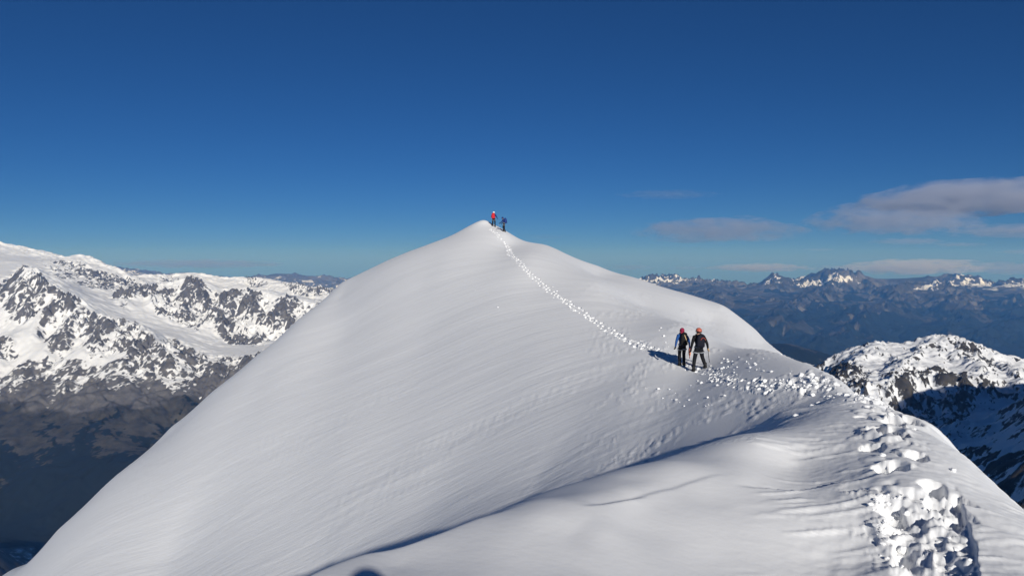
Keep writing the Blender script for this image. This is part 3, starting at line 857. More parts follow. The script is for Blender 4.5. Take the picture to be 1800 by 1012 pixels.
def cloud(label, u0, u1, v0, v1, dist, mat, seed, tilt=0.0):
    """a bank of cloud with its own place, width and thickness"""
    a = P(u0, (v0 + v1) / 2, dist); b = P(u1, (v0 + v1) / 2, dist)
    hz = abs(P(900, v0, dist)[2] - P(900, v1, dist)[2]) / 2
    cx, cz = (a[0] + b[0]) / 2, (a[2] + b[2]) / 2
    hx = (b[0] - a[0]) / 2; hy = max(hx * .35, hz * 2)
    bm = bmesh.new(); bmesh.ops.create_icosphere(bm, subdivisions=4, radius=1.0)
    co = np.array([v.co[:] for v in bm.verts])
    w = 1 + .16 * fbm(co[:, 0] * 2.2 + seed, co[:, 1] * 2.2 + co[:, 2] * 1.7, 4, seed)
    for v, k in zip(bm.verts, w):
        z = v.co.z * (1.15 if v.co.z > 0 else .8)
        v.co = (v.co.x * k * hx, v.co.y * k * hy, z * k * hz + v.co.x * hx * math.tan(math.radians(tilt)))
    me = bpy.data.meshes.new('cloud'); bm.to_mesh(me); bm.free()
    o = link('cloud', me, mat); o.location = (cx, dist, cz)
    return tag(o, label, 'cloud', 'clouds over the far range')
_cl = [
 ('grey lens shaped cloud with a pale upper edge, floating alone', 1110, 1425, 384, 434, 47000, CLOUD_FULL, 1, 0),
 ('large grey cloud bank with a flat base, under a slanting streak', 1408, 1740, 366, 420, 47500, CLOUD_FULL, 2, 0),
 ('long slanting grey streak of cloud above the large cloud bank', 1450, 2010, 318, 390, 50500, CLOUD_FULL, 3, 4.5),
 ('flat grey cloud strip joined to the end of the large cloud bank', 1640, 1930, 394, 422, 46000, CLOUD_THIN, 4, 0),
 ('white topped cloud bank hanging just above the far snowy peaks', 1470, 1760, 456, 486, 46500, CLOUD_WHITE, 5, 0),
 ('grey cloud bank above the round snowy peak, past the white topped one', 1680, 1900, 461, 486, 47500, CLOUD_FULL, 6, 0),
 ('small grey cloud touching the broad snowy peak', 1415, 1530, 466, 483, 46000, CLOUD_FULL, 7, 0),
 ('low cream and grey cloud strip over the small pointed peak', 1240, 1430, 463, 480, 47000, CLOUD_WHITE, 8, 0),
 ('very small dark cloud low in the gap beside the snow ridge', 1172, 1240, 467, 476, 46000, CLOUD_FULL, 9, 0),
 ('faint low cloud wisp just over the edge of the snow ridge', 1055, 1160, 465, 476, 48000, CLOUD_THIN, 10, 0),
 ('thin dark cloud sliver below the large cloud bank', 1525, 1670, 418, 432, 46000, CLOUD_THIN, 11, 0),
 ('narrow blue grey cloud sliver beside another, below the flat strip', 1632, 1740, 426, 435, 45500, CLOUD_THIN, 12, 0),
 ('short dark cloud sliver low over the round snowy peak', 1750, 1860, 438, 449, 46000, CLOUD_THIN, 13, 0),
 ('tiny cloud sliver under the tail of the lens shaped cloud', 1408, 1472, 436, 443, 46500, CLOUD_THIN, 14, 0),
 ('very faint white veil high above the lens shaped cloud', 1080, 1270, 334, 352, 49000, CLOUD_VEIL, 15, 0),
 ('long thin grey cloud band behind the glaciated massif', 170, 520, 456, 474, 46000, CLOUD_THIN, 16, 0),
 ('faint little cloud smudge right of the snow summit', 915, 1000, 412, 423, 47000, CLOUD_VEIL, 17, 0),
 ('faint little cloud smudge left of the snow summit', 745, 815, 411, 420, 47000, CLOUD_VEIL, 18, 0),
]
for c in _cl: cloud(*c)

# ------------------------------------------------------------------ people
def cloth(name, col, rough=.75, weave=180.0):
    m, nt, b, nd, lk = new_mat(name)
    b.inputs['Roughness'].default_value = rough
    b.inputs['Specular IOR Level'].default_value = .25
    n = N(nd, 'ShaderNodeTexNoise', Scale=22.0, Detail=4.0)
    tc = nd.new('ShaderNodeTexCoord'); lk.new(tc.outputs['Object'], n.inputs['Vector'])
    mx = N(nd, 'ShaderNodeMix', data_type='RGBA'); lk.new(n.outputs['Fac'], mx.inputs['Factor'])
    a, c = [q for q in mx.inputs if q.type == 'RGBA']
    a.default_value = (*[k * .75 for k in col], 1); c.default_value = (*[min(1, k * 1.25) for k in col], 1)
    lk.new([q for q in mx.outputs if q.type == 'RGBA'][0], b.inputs['Base Color'])
    bp = N(nd, 'ShaderNodeBump', Strength=.4, Distance=.01); lk.new(n.outputs['Fac'], bp.inputs['Height']); lk.new(bp.outputs['Normal'], b.inputs['Normal'])
    return m
SKIN = cloth('skin', (.55, .34, .24), .5)
C_BLACK = cloth('black_cloth', (.006, .006, .007)); C_NAVY = cloth('navy_trousers', (.005, .006, .010)); C_PACKB = cloth('dark_blue_pack', (.005, .006, .014))
C_BLUE = cloth('blue_jacket', (.015, .075, .26)); C_DBLUE = cloth('deep_blue_jacket', (.012, .03, .13)); C_RED = cloth('red_pack', (.55, .02, .03)); C_MAROON = cloth('maroon_hat', (.25, .015, .05))
C_PINK = cloth('pink_scarf', (.6, .06, .12)); C_TAN = cloth('tan_strap', (.62, .45, .24)); C_GREY = cloth('grey_webbing', (.28, .29, .31)); C_GLOVE = cloth('leather_glove', (.52, .30, .10))
C_ORANGE = cloth('orange_red_helmet', (.48, .13, .085), .4); C_WHITE = cloth('white_helmet', (.8, .82, .85), .35); C_DARK = cloth('dark_rubber', (.015, .015, .016), .6); C_STEEL = cloth('steel', (.3, .31, .33), .35)
C_ROPE = cloth('orange_rope', (.75, .27, .07)); C_PROPE = cloth('pink_rope', (.8, .25, .22)); C_HAIR = cloth('brown_hair', (.05, .03, .02)); C_EYE = cloth('eye_white', (.7, .7, .7), .2)

def tube(bm, pts, rad, n=8, flat=1.0, cap=True):
    """tapered tube through points"""
    pts = [Vector(p) for p in pts]
    if not hasattr(rad, '__len__'): rad = [rad] * len(pts)
    rings = []; prev = None
    for i, p in enumerate(pts):
        d = (pts[min(i + 1, len(pts) - 1)] - pts[max(i - 1, 0)]).normalized()
        ref = prev if prev is not None else (Vector((0, 0, 1)) if abs(d.z) < .9 else Vector((0, 1, 0)))
        a = (ref - d * ref.dot(d)).normalized(); b = d.cross(a); prev = a
        rings.append([bm.verts.new(p + (a * math.cos(t) * rad[i] * flat + b * math.sin(t) * rad[i])) for t in [2 * math.pi * k / n for k in range(n)]])
    for r0, r1 in zip(rings[:-1], rings[1:]):
        for k in range(n): bm.faces.new((r0[k], r0[(k + 1) % n], r1[(k + 1) % n], r1[k]))
    if cap:
        bm.faces.new(rings[0][::-1]); bm.faces.new(rings[-1])

def ring(bm, c, rx, ry, r, n=18, m=6, tilt=None):
    """closed loop of webbing or rope"""
    c = Vector(c); vs = []
    for i in range(n):
        t = 2 * math.pi * i / n
        p = Vector((rx * math.cos(t), ry * math.sin(t), 0)); o = Vector((math.cos(t), math.sin(t), 0))
        row = []
        for j in range(m):
            s = 2 * math.pi * j / m
            q = p + o * (r * .5 * math.cos(s)) + Vector((0, 0, r * math.sin(s)))
            row.append(bm.verts.new(c + (tilt @ q if tilt is not None else q)))
        vs.append(row)
    for i in range(n):
        for j in range(m):
            bm.faces.new((vs[i][j], vs[(i + 1) % n][j], vs[(i + 1) % n][(j + 1) % m], vs[i][(j + 1) % m]))

def done(bm, name, mat, parent, smooth=True):
    bmesh.ops.recalc_face_normals(bm, faces=bm.faces[:])
    me = bpy.data.meshes.new(name); bm.to_mesh(me); bm.free()
    me.polygons.foreach_set('use_smooth', [smooth] * len(me.polygons))
    return link(name, me, mat, parent)

def body(J, jacket, trousers, parent, name='body'):
    """one continuous figure grown over a posed skeleton"""
    R = {'pelvis': (.155, .12), 'waist': (.15, .115), 'chest': (.18, .125), 'upper': (.165, .11), 'neck': (.058, .06), 'jaw': (.068, .08), 'skull': (.08, .098), 'crown': (.058, .07),
         'nose': (.014, .014)}
    for s in 'LR':
        R.update({'shoulder' + s: (.076, .076), 'elbow' + s: (.055, .055), 'wrist' + s: (.038, .034), 'hip' + s: (.105, .105), 'knee' + s: (.072, .075), 'calf' + s: (.07, .072), 'ankle' + s: (.056, .06), 'ear' + s: (.016, .012)})
    for q in R:
        if q[:5] in ('elbow', 'wrist', 'ankle', 'shoul') or q[:4] in ('knee', 'calf'): R[q] = tuple(v * 1.12 for v in R[q])
    names = [n for n in R if n in J]
    E = [('pelvis', 'waist'), ('waist', 'chest'), ('chest', 'upper'), ('upper', 'neck'), ('neck', 'jaw'), ('jaw', 'skull'), ('skull', 'crown'), ('jaw', 'nose')]
    for s in 'LR':
        E += [('upper', 'shoulder' + s), ('shoulder' + s, 'elbow' + s), ('elbow' + s, 'wrist' + s), ('pelvis', 'hip' + s), ('hip' + s, 'knee' + s), ('knee' + s, 'calf' + s), ('calf' + s, 'ankle' + s), ('skull', 'ear' + s)]
    E = [e for e in E if e[0] in J and e[1] in J]
    me = bpy.data.meshes.new('skeleton')
    me.from_pydata([J[n] for n in names], [(names.index(a), names.index(b)) for a, b in E], [])
    o = bpy.data.objects.new('skeleton', me); COL.objects.link(o)
    sk = o.modifiers.new('skin', 'SKIN'); sk.use_smooth_shade = True
    lay = me.skin_vertices[0].data if len(me.skin_vertices) else None
    if lay is None:
        bm = bmesh.new(); bm.from_mesh(me); bm.verts.layers.skin.verify(); bm.to_mesh(me); bm.free(); lay = me.skin_vertices[0].data
    for i, n in enumerate(names):
        lay[i].radius = R[n]; lay[i].use_root = (n == 'pelvis')
    sb = o.modifiers.new('subd', 'SUBSURF'); sb.levels = 2; sb.render_levels = 2
    dg = bpy.context.evaluated_depsgraph_get()
    out = bpy.data.meshes.new_from_object(o.evaluated_get(dg))
    bpy.data.objects.remove(o); bpy.data.meshes.remove(me)
    out.name = name; out.materials.clear()
    for m in (jacket, trousers, SKIN): out.materials.append(m)
    cls = {}
    for a, b in E:
        cls[(a, b)] = 1 if ('hip' in b or 'knee' in b or 'calf' in b or 'ankle' in b) else (2 if b in ('neck', 'jaw', 'skull', 'crown', 'nose') or b.startswith('ear') else 0)
    segs = [(np.array(J[a]), np.array(J[b]), k) for (a, b), k in cls.items()]
    cen = np.array([p.center[:] for p in out.polygons]); best = np.full(len(cen), 1e9); idx = np.zeros(len(cen), int)
    for a, b, k in segs:
        e = b - a; t = np.clip(((cen - a) @ e) / (e @ e), 0, 1)
        d = np.linalg.norm(cen - (a + t[:, None] * e), axis=1)
        if k == 2: d = d * 1.1
        m = d < best; best[m] = d[m]; idx[m] = k
    out.polygons.foreach_set('material_index', idx.astype(np.int32)); out.polygons.foreach_set('use_smooth', [True] * len(cen))
    return link(name, out, None, parent)

def hand(wrist, tip, mat, parent, curl=.9, side=1):
    """gloved hand: palm, four unequal bent fingers and a thumb from the side of the palm"""
    w = Vector(wrist); d = (Vector(tip) - w).normalized()
    f = Vector((0, 1, 0)) if abs(d.y) < .8 else Vector((0, 0, 1))
    out = d.cross(f).normalized(); fw = out.cross(d).normalized()
    bm = bmesh.new()
    tube(bm, [w - d * .02, w + d * .03, w + d * .085], [.034, .042, .036], 10, .6)
    for k, L in enumerate((.068, .08, .076, .06)):
        o = fw * ((1.5 - k) * .020)
        b0 = w + d * .075 + o
        n = -out * side
        b1 = b0 + d * L * .45 + n * L * .15 * curl
        b2 = b1 + (d * .55 + n * .8 * curl).normalized() * L * .35
        b3 = b2 + (d * .1 + n * 1.0 * curl).normalized() * L * .28
        tube(bm, [b0, b1, b2, b3], [.0125, .0125, .0115, .009], 7)
    t0 = w + d * .03 + fw * .035
    tube(bm, [t0, t0 + d * .03 + fw * .025, t0 + d * .058 + fw * .026 - out * side * .018], [.015, .0135, .010], 7)
    return done(bm, 'glove', mat, parent)

def boot(ank, yaw, mat, parent):
    bm = bmesh.new(); a = Vector(ank); c, s = math.cos(yaw), math.sin(yaw)
    fwd = Vector((-s, c, 0))
    tube(bm, [a + Vector((0, 0, .13)), a + Vector((0, 0, .03)), a - Vector((0, 0, .045))], [.068, .066, .07], 10)
    tube(bm, [a - fwd * .09 - Vector((0, 0, .045)), a + fwd * .06 - Vector((0, 0, .045)), a + fwd * .15 - Vector((0, 0, .06)), a + fwd * .20 - Vector((0, 0, .065))], [.055, .056, .05, .03], 10)
    o = done(bm, 'boot', mat, parent)
    bm = bmesh.new()
    tube(bm, [a - fwd * .095 - Vector((0, 0, .095)), a + fwd * .05 - Vector((0, 0, .095)), a + fwd * .2 - Vector((0, 0, .098))], [.052, .056, .035], 10, .28)
    done(bm, 'sole', C_DARK, o)
    return o

def backpack(c, w, h, d, mat, strapm, parent, tilt=0.0, lid=None):
    """rounded sack with lid, side straps and shoulder straps; c is the middle of its back panel side"""
    bm = bmesh.new(); bmesh.ops.create_cube(bm, size=1.0)
    bmesh.ops.subdivide_edges(bm, edges=bm.edges[:], cuts=5, use_grid_fill=True)
    rot = Matrix.Rotation(tilt, 3, 'X'); c = Vector(c)
    for v in bm.verts:
        p = v.co.copy(); q = p * 2
        sph = Vector((q.x * math.sqrt(1 - q.y * q.y / 2 - q.z * q.z / 2 + q.y * q.y * q.z * q.z / 3), q.y * math.sqrt(1 - q.x * q.x / 2 - q.z * q.z / 2 + q.x * q.x * q.z * q.z / 3), q.z * math.sqrt(1 - q.x * q.x / 2 - q.y * q.y / 2 + q.x * q.x * q.y * q.y / 3)))
        p = q.lerp(sph, .45) * .5
        k = 1 - .22 * (p.z + .5)
        v.co = c + rot @ Vector((p.x * w * k * 1.12, -d * .5 + p.y * d * 1.12, p.z * h * 1.06 + .012 * math.sin(p.x * 9) * math.cos(p.z * 7)))
    o = done(bm, 'backpack', mat, parent)
    bm = bmesh.new(); tube(bm, [c + rot @ Vector((-w * .34, -d * .55, h * .46)), c + rot @ Vector((0, -d * .6, h * .55)), c + rot @ Vector((w * .34, -d * .55, h * .46))], [d * .3, d * .38, d * .3], 10, .75)
    done(bm, 'lid', lid or mat, o)
    for s in (-1, 1):
        bm = bmesh.new()
        tube(bm, [c + rot @ Vector((s * w * .26, -.02, h * .42)), c + Vector((s * w * .34, .10, h * .56)), c + Vector((s * w * .36, .24, h * .40)), c + Vector((s * w * .40, .255, h * .05)), c + Vector((s * w * .42, .10, -h * .22)), c + rot @ Vector((s * w * .36, -.02, -h * .36))], .022, 6, .4)
        done(bm, 'shoulder_strap', strapm, o)
    return o

def dome(c, rx, ry, rz, cut, mat, name, parent, rot=None):
    bm = bmesh.new(); bmesh.ops.create_uvsphere(bm, u_segments=18, v_segments=12, radius=1.0)
    bmesh.ops.delete(bm, geom=[v for v in bm.verts if v.co.z < cut], context='VERTS')
    c = Vector(c)
    for v in bm.verts:
        p = Vector((v.co.x * rx, v.co.y * ry, v.co.z * rz)); v.co = c + (rot @ p if rot else p)
    edge = [e for e in bm.edges if e.is_boundary]
    ex = bmesh.ops.extrude_edge_only(bm, edges=edge)['geom']
    for v in [g for g in ex if isinstance(g, bmesh.types.BMVert)]:
        v.co = c + (v.co - c) * .9
    return done(bm, name, mat, parent)

def person(spot, yaw, height, label, J, jacket, trousers, head, gloves, pack, group=None, belt=True, toe=(0, 0), tip=None):
    """spot: where the feet stand; J: overrides of the standing pose for a figure 1.75 m tall"""
    base = {'pelvis': (0, 0, .96), 'waist': (0, .0, 1.10), 'chest': (0, .0, 1.28), 'upper': (0, -.01, 1.42), 'neck': (0, .0, 1.52), 'jaw': (0, .025, 1.60), 'skull': (0, .012, 1.67), 'crown': (0, .0, 1.715), 'nose': (0, .125, 1.625), 'earL': (-.092, .0, 1.63), 'earR': (.092, .0, 1.63),
            'shoulderL': (-.20, -.01, 1.42), 'shoulderR': (.20, -.01, 1.42), 'elbowL': (-.29, -.02, 1.14), 'elbowR': (.29, -.02, 1.14), 'wristL': (-.31, .06, .90), 'wristR': (.31, .06, .90),
            'hipL': (-.10, 0, .90), 'hipR': (.10, 0, .90), 'kneeL': (-.12, .03, .50), 'kneeR': (.12, .03, .50), 'calfL': (-.125, .0, .36), 'calfR': (.125, .0, .36), 'ankleL': (-.13, -.03, .11), 'ankleR': (.13, -.03, .11)}
    base.update(J)
    root = bpy.data.objects.new('person', None); COL.objects.link(root)
    root.empty_display_size = .3
    k = height / 1.79
    root.location = spot; root.rotation_euler = (0, 0, yaw); root.scale = (k, k, k)
    tag(root, label, 'person', group)
    body(base, jacket, trousers, root)
    for i, s in enumerate('LR'):
        w = Vector(base['wrist' + s]); e = Vector(base['elbow' + s])
        hand(w, w + (w - e), gloves[i], root, .9 if s == 'L' else 1.1, 1 if s == 'L' else -1)
        boot(base['ankle' + s], toe[i], C_DARK, root)
        bm = bmesh.new(); bmesh.ops.create_icosphere(bm, subdivisions=2, radius=.012, matrix=Matrix.Translation(Vector(base['jaw']) + Vector(((-.03, .03)[i], .078, .045))))
        done(bm, 'eye', C_EYE, root)
    sk = Vector(base['skull']); jaw = Vector(base['jaw'])
    up = (Vector(base['crown']) - jaw).normalized(); hr = Vector((0, 0, 1)).rotation_difference(up).to_matrix()
    kind, hm, hm2 = head
    if kind == 'helmet':
        h = dome(sk + up * .0, .125, .15, .125, -.25, hm, 'helmet', root, hr)
        bm = bmesh.new(); ring(bm, sk - up * .03, .124, .149, .014, 22, 6, hr); done(bm, 'helmet_rim', hm2, h)
        bm = bmesh.new()
        for s in (-1, 1): tube(bm, [sk + hr @ Vector((s * .11, .02, -.03)), sk + hr @ Vector((s * .085, .05, -.12)), sk + hr @ Vector((0, .085, -.15))], .007, 5)
        done(bm, 'chin_strap', C_DARK, h)
    else:
        h = dome(sk - up * .005, .108, .128, .125, -.45, hm, 'hat', root, hr)
        bm = bmesh.new(); ring(bm, sk - up * .055, .102, .122, .024, 22, 6, hr); done(bm, 'hat_brim', hm2, h)
    dome(sk - up * .012 - hr @ Vector((0, .012, 0)), .088, .104, .095, -.75, C_HAIR, 'hair', root, hr)
    if belt:
        pv = Vector(base['pelvis'])
        bm = bmesh.new(); ring(bm, pv + Vector((0, 0, .05)), .185, .15, .026, 20, 6); hb = done(bm, 'harness', C_GREY, root)
        for s in 'LR':
            a = Vector(base['hip' + s]); b = Vector(base['knee' + s]); p = a.lerp(b, .28); q = Vector((0, 0, 1)).rotation_difference((a - b).normalized()).to_matrix()
            bm = bmesh.new(); ring(bm, p, .115, .118, .026, 16, 6, q); done(bm, 'leg_loop', C_GREY, hb)
    if pack:
        ch = (Vector(base['chest']) + Vector(base['upper']) + Vector(base['waist'])) / 3
        lean = math.atan2(base['upper'][1] - base['waist'][1], base['upper'][2] - base['waist'][2])
        pk = backpack(ch + Vector((0, -.115, .0)), pack[0], pack[1], pack[2], pack[3], pack[4], root, -lean, pack[5] if len(pack) > 5 else None)
        if tip: tip(root, pk, ch)
    return root

def ice_axe(head_pt, spike_pt, label, dirn):
    """walking axe: straight shaft with spike, curved pick and flat adze"""
    a, b = Vector(head_pt), Vector(spike_pt); d = (b - a).normalized(); f = Vector(dirn).normalized()
    root = bpy.data.objects.new('ice_axe', None); COL.objects.link(root); root.location = b; tag(root, label, 'ice axe')
    a -= b; b = Vector((0, 0, 0))
    bm = bmesh.new(); tube(bm, [a, a.lerp(b, .5), b - d * .08], .0125, 8, .75); done(bm, 'shaft', C_DARK, root)
    bm = bmesh.new(); tube(bm, [b - d * .09, b - d * .03, b], [.013, .009, .002], 8); done(bm, 'spike', C_STEEL, root)
    bm = bmesh.new(); tube(bm, [a - f * .02, a + f * .06 - d * .004, a + f * .12 + d * .012, a + f * .16 + d * .035], [.016, .014, .010, .003], 6, .4); done(bm, 'pick', C_STEEL, root)
    bm = bmesh.new(); tube(bm, [a + f * .01, a - f * .05 + d * .006, a - f * .09 + d * .02], [.014, .012, .026], 6, .3); done(bm, 'adze', C_STEEL, root)
    return root

def foot_spot(u, v):
    h = ground_hit(u, v)
    return Vector((h[0], h[1], ridge_z(h[0], h[1])[0]))

def seat_feet(root, J):
    """lower the figure until the lower boot rests in the snow"""
    M = root.matrix_basis; zs = []
    for s in 'LR':
        p = M @ (Vector(J['ankle' + s]) + Vector((0, .04, -.11)))
        zs.append(ridge_z(p.x, p.y)[0] - p.z)
    return zs

def stand(spot, yaw, height, J0):
    """bend each leg so that its boot meets the sloping snow under it"""
    k = height / 1.79; c, s = math.cos(yaw), math.sin(yaw); J = dict(J0)
    offs = {}
    for q in 'LR':
        a = J.get('ankle' + q, ((-.13, .13)['LR'.index(q)], -.03, .11))
        wx = spot[0] + k * (c * a[0] - s * (a[1] + .04)); wy = spot[1] + k * (s * a[0] + c * (a[1] + .04))
        offs[q] = (ridge_z(wx, wy)[0] - spot[2]) / k - .02
    low = min(offs.values())
    for q in 'LR':
        i = 'LR'.index(q); up = offs[q] - low; up = min(up, .35)
        a = J.get('ankle' + q, ((-.13, .13)[i], -.03, .11)); kn = J.get('knee' + q, ((-.12, .12)[i], .03, .50)); cf = J.get('calf' + q, ((-.125, .125)[i], 0, .36))
        J['ankle' + q] = (a[0], a[1], a[2] + up); J['knee' + q] = (kn[0], kn[1] + .35 * up, kn[2] + .45 * up); J['calf' + q] = (cf[0], cf[1] + .2 * up, cf[2] + .75 * up)
    return J, low * k

# the two climbers on the saddle, seen from behind
sp = foot_spot(1228, 650)
J = {'ankleL': (-.20, .02, .11), 'kneeL': (-.16, .05, .50), 'calfL': (-.19, .02, .36), 'ankleR': (.25, -.06, .11), 'kneeR': (.17, .02, .50), 'calfR': (.20, -.03, .36),
     'elbowR': (.33, -.05, 1.15), 'wristR': (.40, .06, .93), 'elbowL': (-.29, -.04, 1.15), 'wristL': (-.31, .05, .90), 'jaw': (-.01, .025, 1.60), 'nose': (-.04, .12, 1.625)}
J, dz = stand(sp, .06, 1.80, J); sp.z += dz
def red_piping(root, pk, ch):
    bm = bmesh.new(); pts = []
    for i in range(9):
        t = math.pi * (.08 + .84 * i / 8)
        pts.append(ch + Vector((.07 + .10 * math.cos(t), -.115 - .235, .02 + .13 * math.sin(t))))
    tube(bm, pts, .009, 6); done(bm, 'piping', cloth('red_piping', (.5, .08, .05)), pk)
p1 = person(sp, .06, 1.80, 'climber in orange helmet and black jacket with an ice axe in hand', J, C_BLACK, C_NAVY, ('helmet', C_ORANGE, C_DARK), (C_BLACK, C_GLOVE), (.34, .50, .20, C_PACKB, C_DARK), tip=red_piping)
M1 = Matrix.LocRotScale(p1.location, p1.rotation_euler, p1.scale)
g = M1 @ Vector((.425, .115, .845))
ice_axe(g + Vector((-.01, 0, .05)), M1 @ Vector((.50, .13, .27)), 'black shafted ice axe held by the climber in the orange helmet', (0, 1, 0))

sp = foot_spot(1199, 643)
J = {'ankleL': (-.07, .14, .11), 'kneeL': (-.08, .16, .52), 'calfL': (-.08, .14, .37), 'ankleR': (.05, -.12, .11), 'kneeR': (.08, .0, .50), 'calfR': (.07, -.06, .36),
     'elbowL': (-.29, -.03, 1.15), 'wristL': (-.31, .05, .90), 'elbowR': (.32, .0, 1.17), 'wristR': (.37, .08, .93), 'jaw': (-.015, .03, 1.59), 'crown': (.0, .01, 1.71), 'skull': (-.005, .02, 1.665)}
J, dz = stand(sp, .10, 1.64, J); sp.z += dz
def tan_strap(root, pk, ch):
    bm = bmesh.new(); tube(bm, [ch + Vector((-.01, -.345, .22)), ch + Vector((.05, -.355, .06)), ch + Vector((.11, -.345, -.10)), ch + Vector((.13, -.32, -.17))], .017, 6, .5); done(bm, 'tan_strap', C_TAN, pk)
    bm = bmesh.new(); tube(bm, [ch + Vector((-.10, .06, .27)), ch + Vector((-.04, -.11, .27)), ch + Vector((.09, -.12, .25)), ch + Vector((.15, .02, .26)), ch + Vector((.06, .12, .26))], [.04, .05, .055, .045, .04], 8); done(bm, 'scarf', C_PINK, root)
p2 = person(sp, .10, 1.64, 'climber in maroon hat and blue jacket with a black backpack, holding coiled rope', J, C_BLUE, C_NAVY, ('hat', C_MAROON, C_MAROON), (C_DARK, C_BLUE), (.34, .54, .22, C_BLACK, C_DARK), tip=tan_strap)
M2 = Matrix.LocRotScale(p2.location, p2.rotation_euler, p2.scale)
hp = M2 @ Vector((.39, .105, .84))
rope = bpy.data.objects.new('rope_coil', None); COL.objects.link(rope); rope.location = hp; tag(rope, 'orange and pink rope coil hanging between the two climbers', 'rope')
for i, (c, L, w, m) in enumerate([((0, 0, -.15), .17, .055, C_ROPE), ((.012, .02, -.17), .19, .045, C_ROPE), ((-.012, .015, -.14), .16, .06, C_ROPE), ((.0, -.015, -.21), .23, .05, C_PROPE), ((.01, .03, -.18), .2, .058, C_ROPE)]):
    bm = bmesh.new(); ring(bm, c, L * 1.05, w * 1.35, .017, 22, 6, Matrix.Rotation(math.radians(90), 3, 'Y') @ Matrix.Rotation(math.radians(9 * (i - 2)), 3, 'X'))
    done(bm, 'rope_loop', m, rope)

# the two climbers by the summit
sp = foot_spot(868, 402)
J = {'ankleL': (-.17, .0, .11), 'ankleR': (.17, -.03, .11), 'kneeL': (-.15, .03, .5), 'kneeR': (.14, .03, .5), 'elbowR': (.32, .05, 1.16), 'wristR': (.36, .22, 1.02), 'elbowL': (-.30, .05, 1.16), 'wristL': (-.26, .24, 1.05)}
J, dz = stand(sp, -.25, 1.80, J); sp.z += dz
person(sp, -.25, 1.80, 'climber with white helmet and bright red backpack standing near the summit tip', J, C_DBLUE, C_NAVY, ('helmet', C_WHITE, C_WHITE), (C_DARK, C_DARK), (.38, .56, .24, C_RED, C_RED))
sp = foot_spot(886, 408)
J = {'waist': (0, .01, 1.10), 'chest': (0, .04, 1.27), 'upper': (0, .07, 1.41), 'neck': (0, .11, 1.50), 'jaw': (0, .17, 1.56), 'skull': (0, .18, 1.63), 'crown': (0, .18, 1.68), 'nose': (0, .27, 1.57), 'earL': (-.092, .165, 1.60), 'earR': (.092, .165, 1.60),
     'shoulderL': (-.20, .07, 1.41), 'shoulderR': (.20, .07, 1.41), 'elbowL': (-.27, .20, 1.16), 'wristL': (-.24, .42, 1.02), 'elbowR': (.28, .12, 1.14), 'wristR': (.25, .32, 1.0), 'ankleL': (-.10, .05, .11), 'ankleR': (.10, -.10, .11), 'kneeL': (-.11, .08, .5), 'kneeR': (.11, .0, .5)}
J, dz = stand(sp, 1.35, 1.72, J); sp.z += dz
def tan_bag(root, pk, ch):
    bm = bmesh.new(); tube(bm, [ch + Vector((.20, .05, -.04)), ch + Vector((.22, .03, -.16)), ch + Vector((.20, .02, -.26))], [.06, .085, .06], 8, .6); done(bm, 'tan_pouch', C_TAN, root)
p4 = person(sp, 1.35, 1.72, 'climber with blue backpack facing sideways with a pole, just below the summit', J, C_DBLUE, C_NAVY, ('hat', C_DBLUE, C_DBLUE), (C_DARK, C_DARK), (.36, .54, .24, cloth('blue_pack', (.012, .035, .17)), C_DARK), tip=tan_bag)
M4 = Matrix.LocRotScale(p4.location, p4.rotation_euler, p4.scale)
g0 = M4 @ Vector((-.22, .45, 1.0)); g1 = M4 @ Vector((-.20, .92, .45)); g1.z = ridge_z(g1.x, g1.y)[0]
pole = bpy.data.objects.new('trekking_pole', None); COL.objects.link(pole); pole.location = g1; tag(pole, 'thin dark trekking pole planted by the summit climber with the blue backpack', 'trekking pole')
bm = bmesh.new(); tube(bm, [g0 - g1, (g0 - g1) * .5, Vector((0, 0, -.04))], [.011, .009, .006], 7); done(bm, 'shaft', C_STEEL, pole)
bm = bmesh.new(); tube(bm, [(g0 - g1) * 1.08, (g0 - g1) * .9], [.018, .015], 8); done(bm, 'grip', C_DARK, pole)
bm = bmesh.new(); ring(bm, (g0 - g1) * .06, .04, .04, .006, 14, 5); done(bm, 'basket', C_DARK, pole)

# the photographer, whose head shadow falls on the drift
psp = Vector((PHOTO_X, PHOTO_Y, ridge_z(PHOTO_X, PHOTO_Y)[0]))
J = {'elbowL': (-.26, .20, 1.28), 'wristL': (-.14, .36, 1.50), 'elbowR': (.26, .20, 1.28), 'wristR': (.10, .36, 1.50)}
PHT = (HEAD_TOP - psp.z) * 1.79 / 1.80
print('photographer height', PHT)
J, dz = stand(psp, .0, PHT, J); psp.z += dz
person(psp, .0, PHT, 'person in dark clothes whose head casts the shadow on the near snow drift', J, C_BLACK, C_NAVY, ('hat', C_BLACK, C_BLACK), (C_DARK, C_DARK), (.34, .50, .2, C_BLACK, C_DARK))

# ------------------------------------------------------------------ lumps of snow kicked out of the track
def clod_mesh(seed, sub=2):
    bm = bmesh.new(); bmesh.ops.create_icosphere(bm, subdivisions=sub, radius=1.0)
    r = random.Random(seed)
    pl = [(Vector((r.uniform(-1, 1), r.uniform(-1, 1), r.uniform(-1, 1))).normalized(), r.uniform(.55, .9)) for _ in range(7)]
    for v in bm.verts:
        for n, d in pl:
            k = v.co.dot(n)
            if k > d: v.co -= n * (k - d) * .9
        v.co *= 1 + r.uniform(-.06, .06)
    me = bpy.data.meshes.new('snow_clod'); bm.to_mesh(me); bm.free()
    me.polygons.foreach_set('use_smooth', [False] * len(me.polygons))
    add_attr(me, 'streak', np.zeros(len(me.vertices))); add_attr(me, 'grain', np.full(len(me.vertices), .3))
    me.materials.append(snow_mat)
    return me
clods = [clod_mesh(s, 2) for s in range(6)]
crng = np.random.default_rng(23)
cp = []     # x, y, size
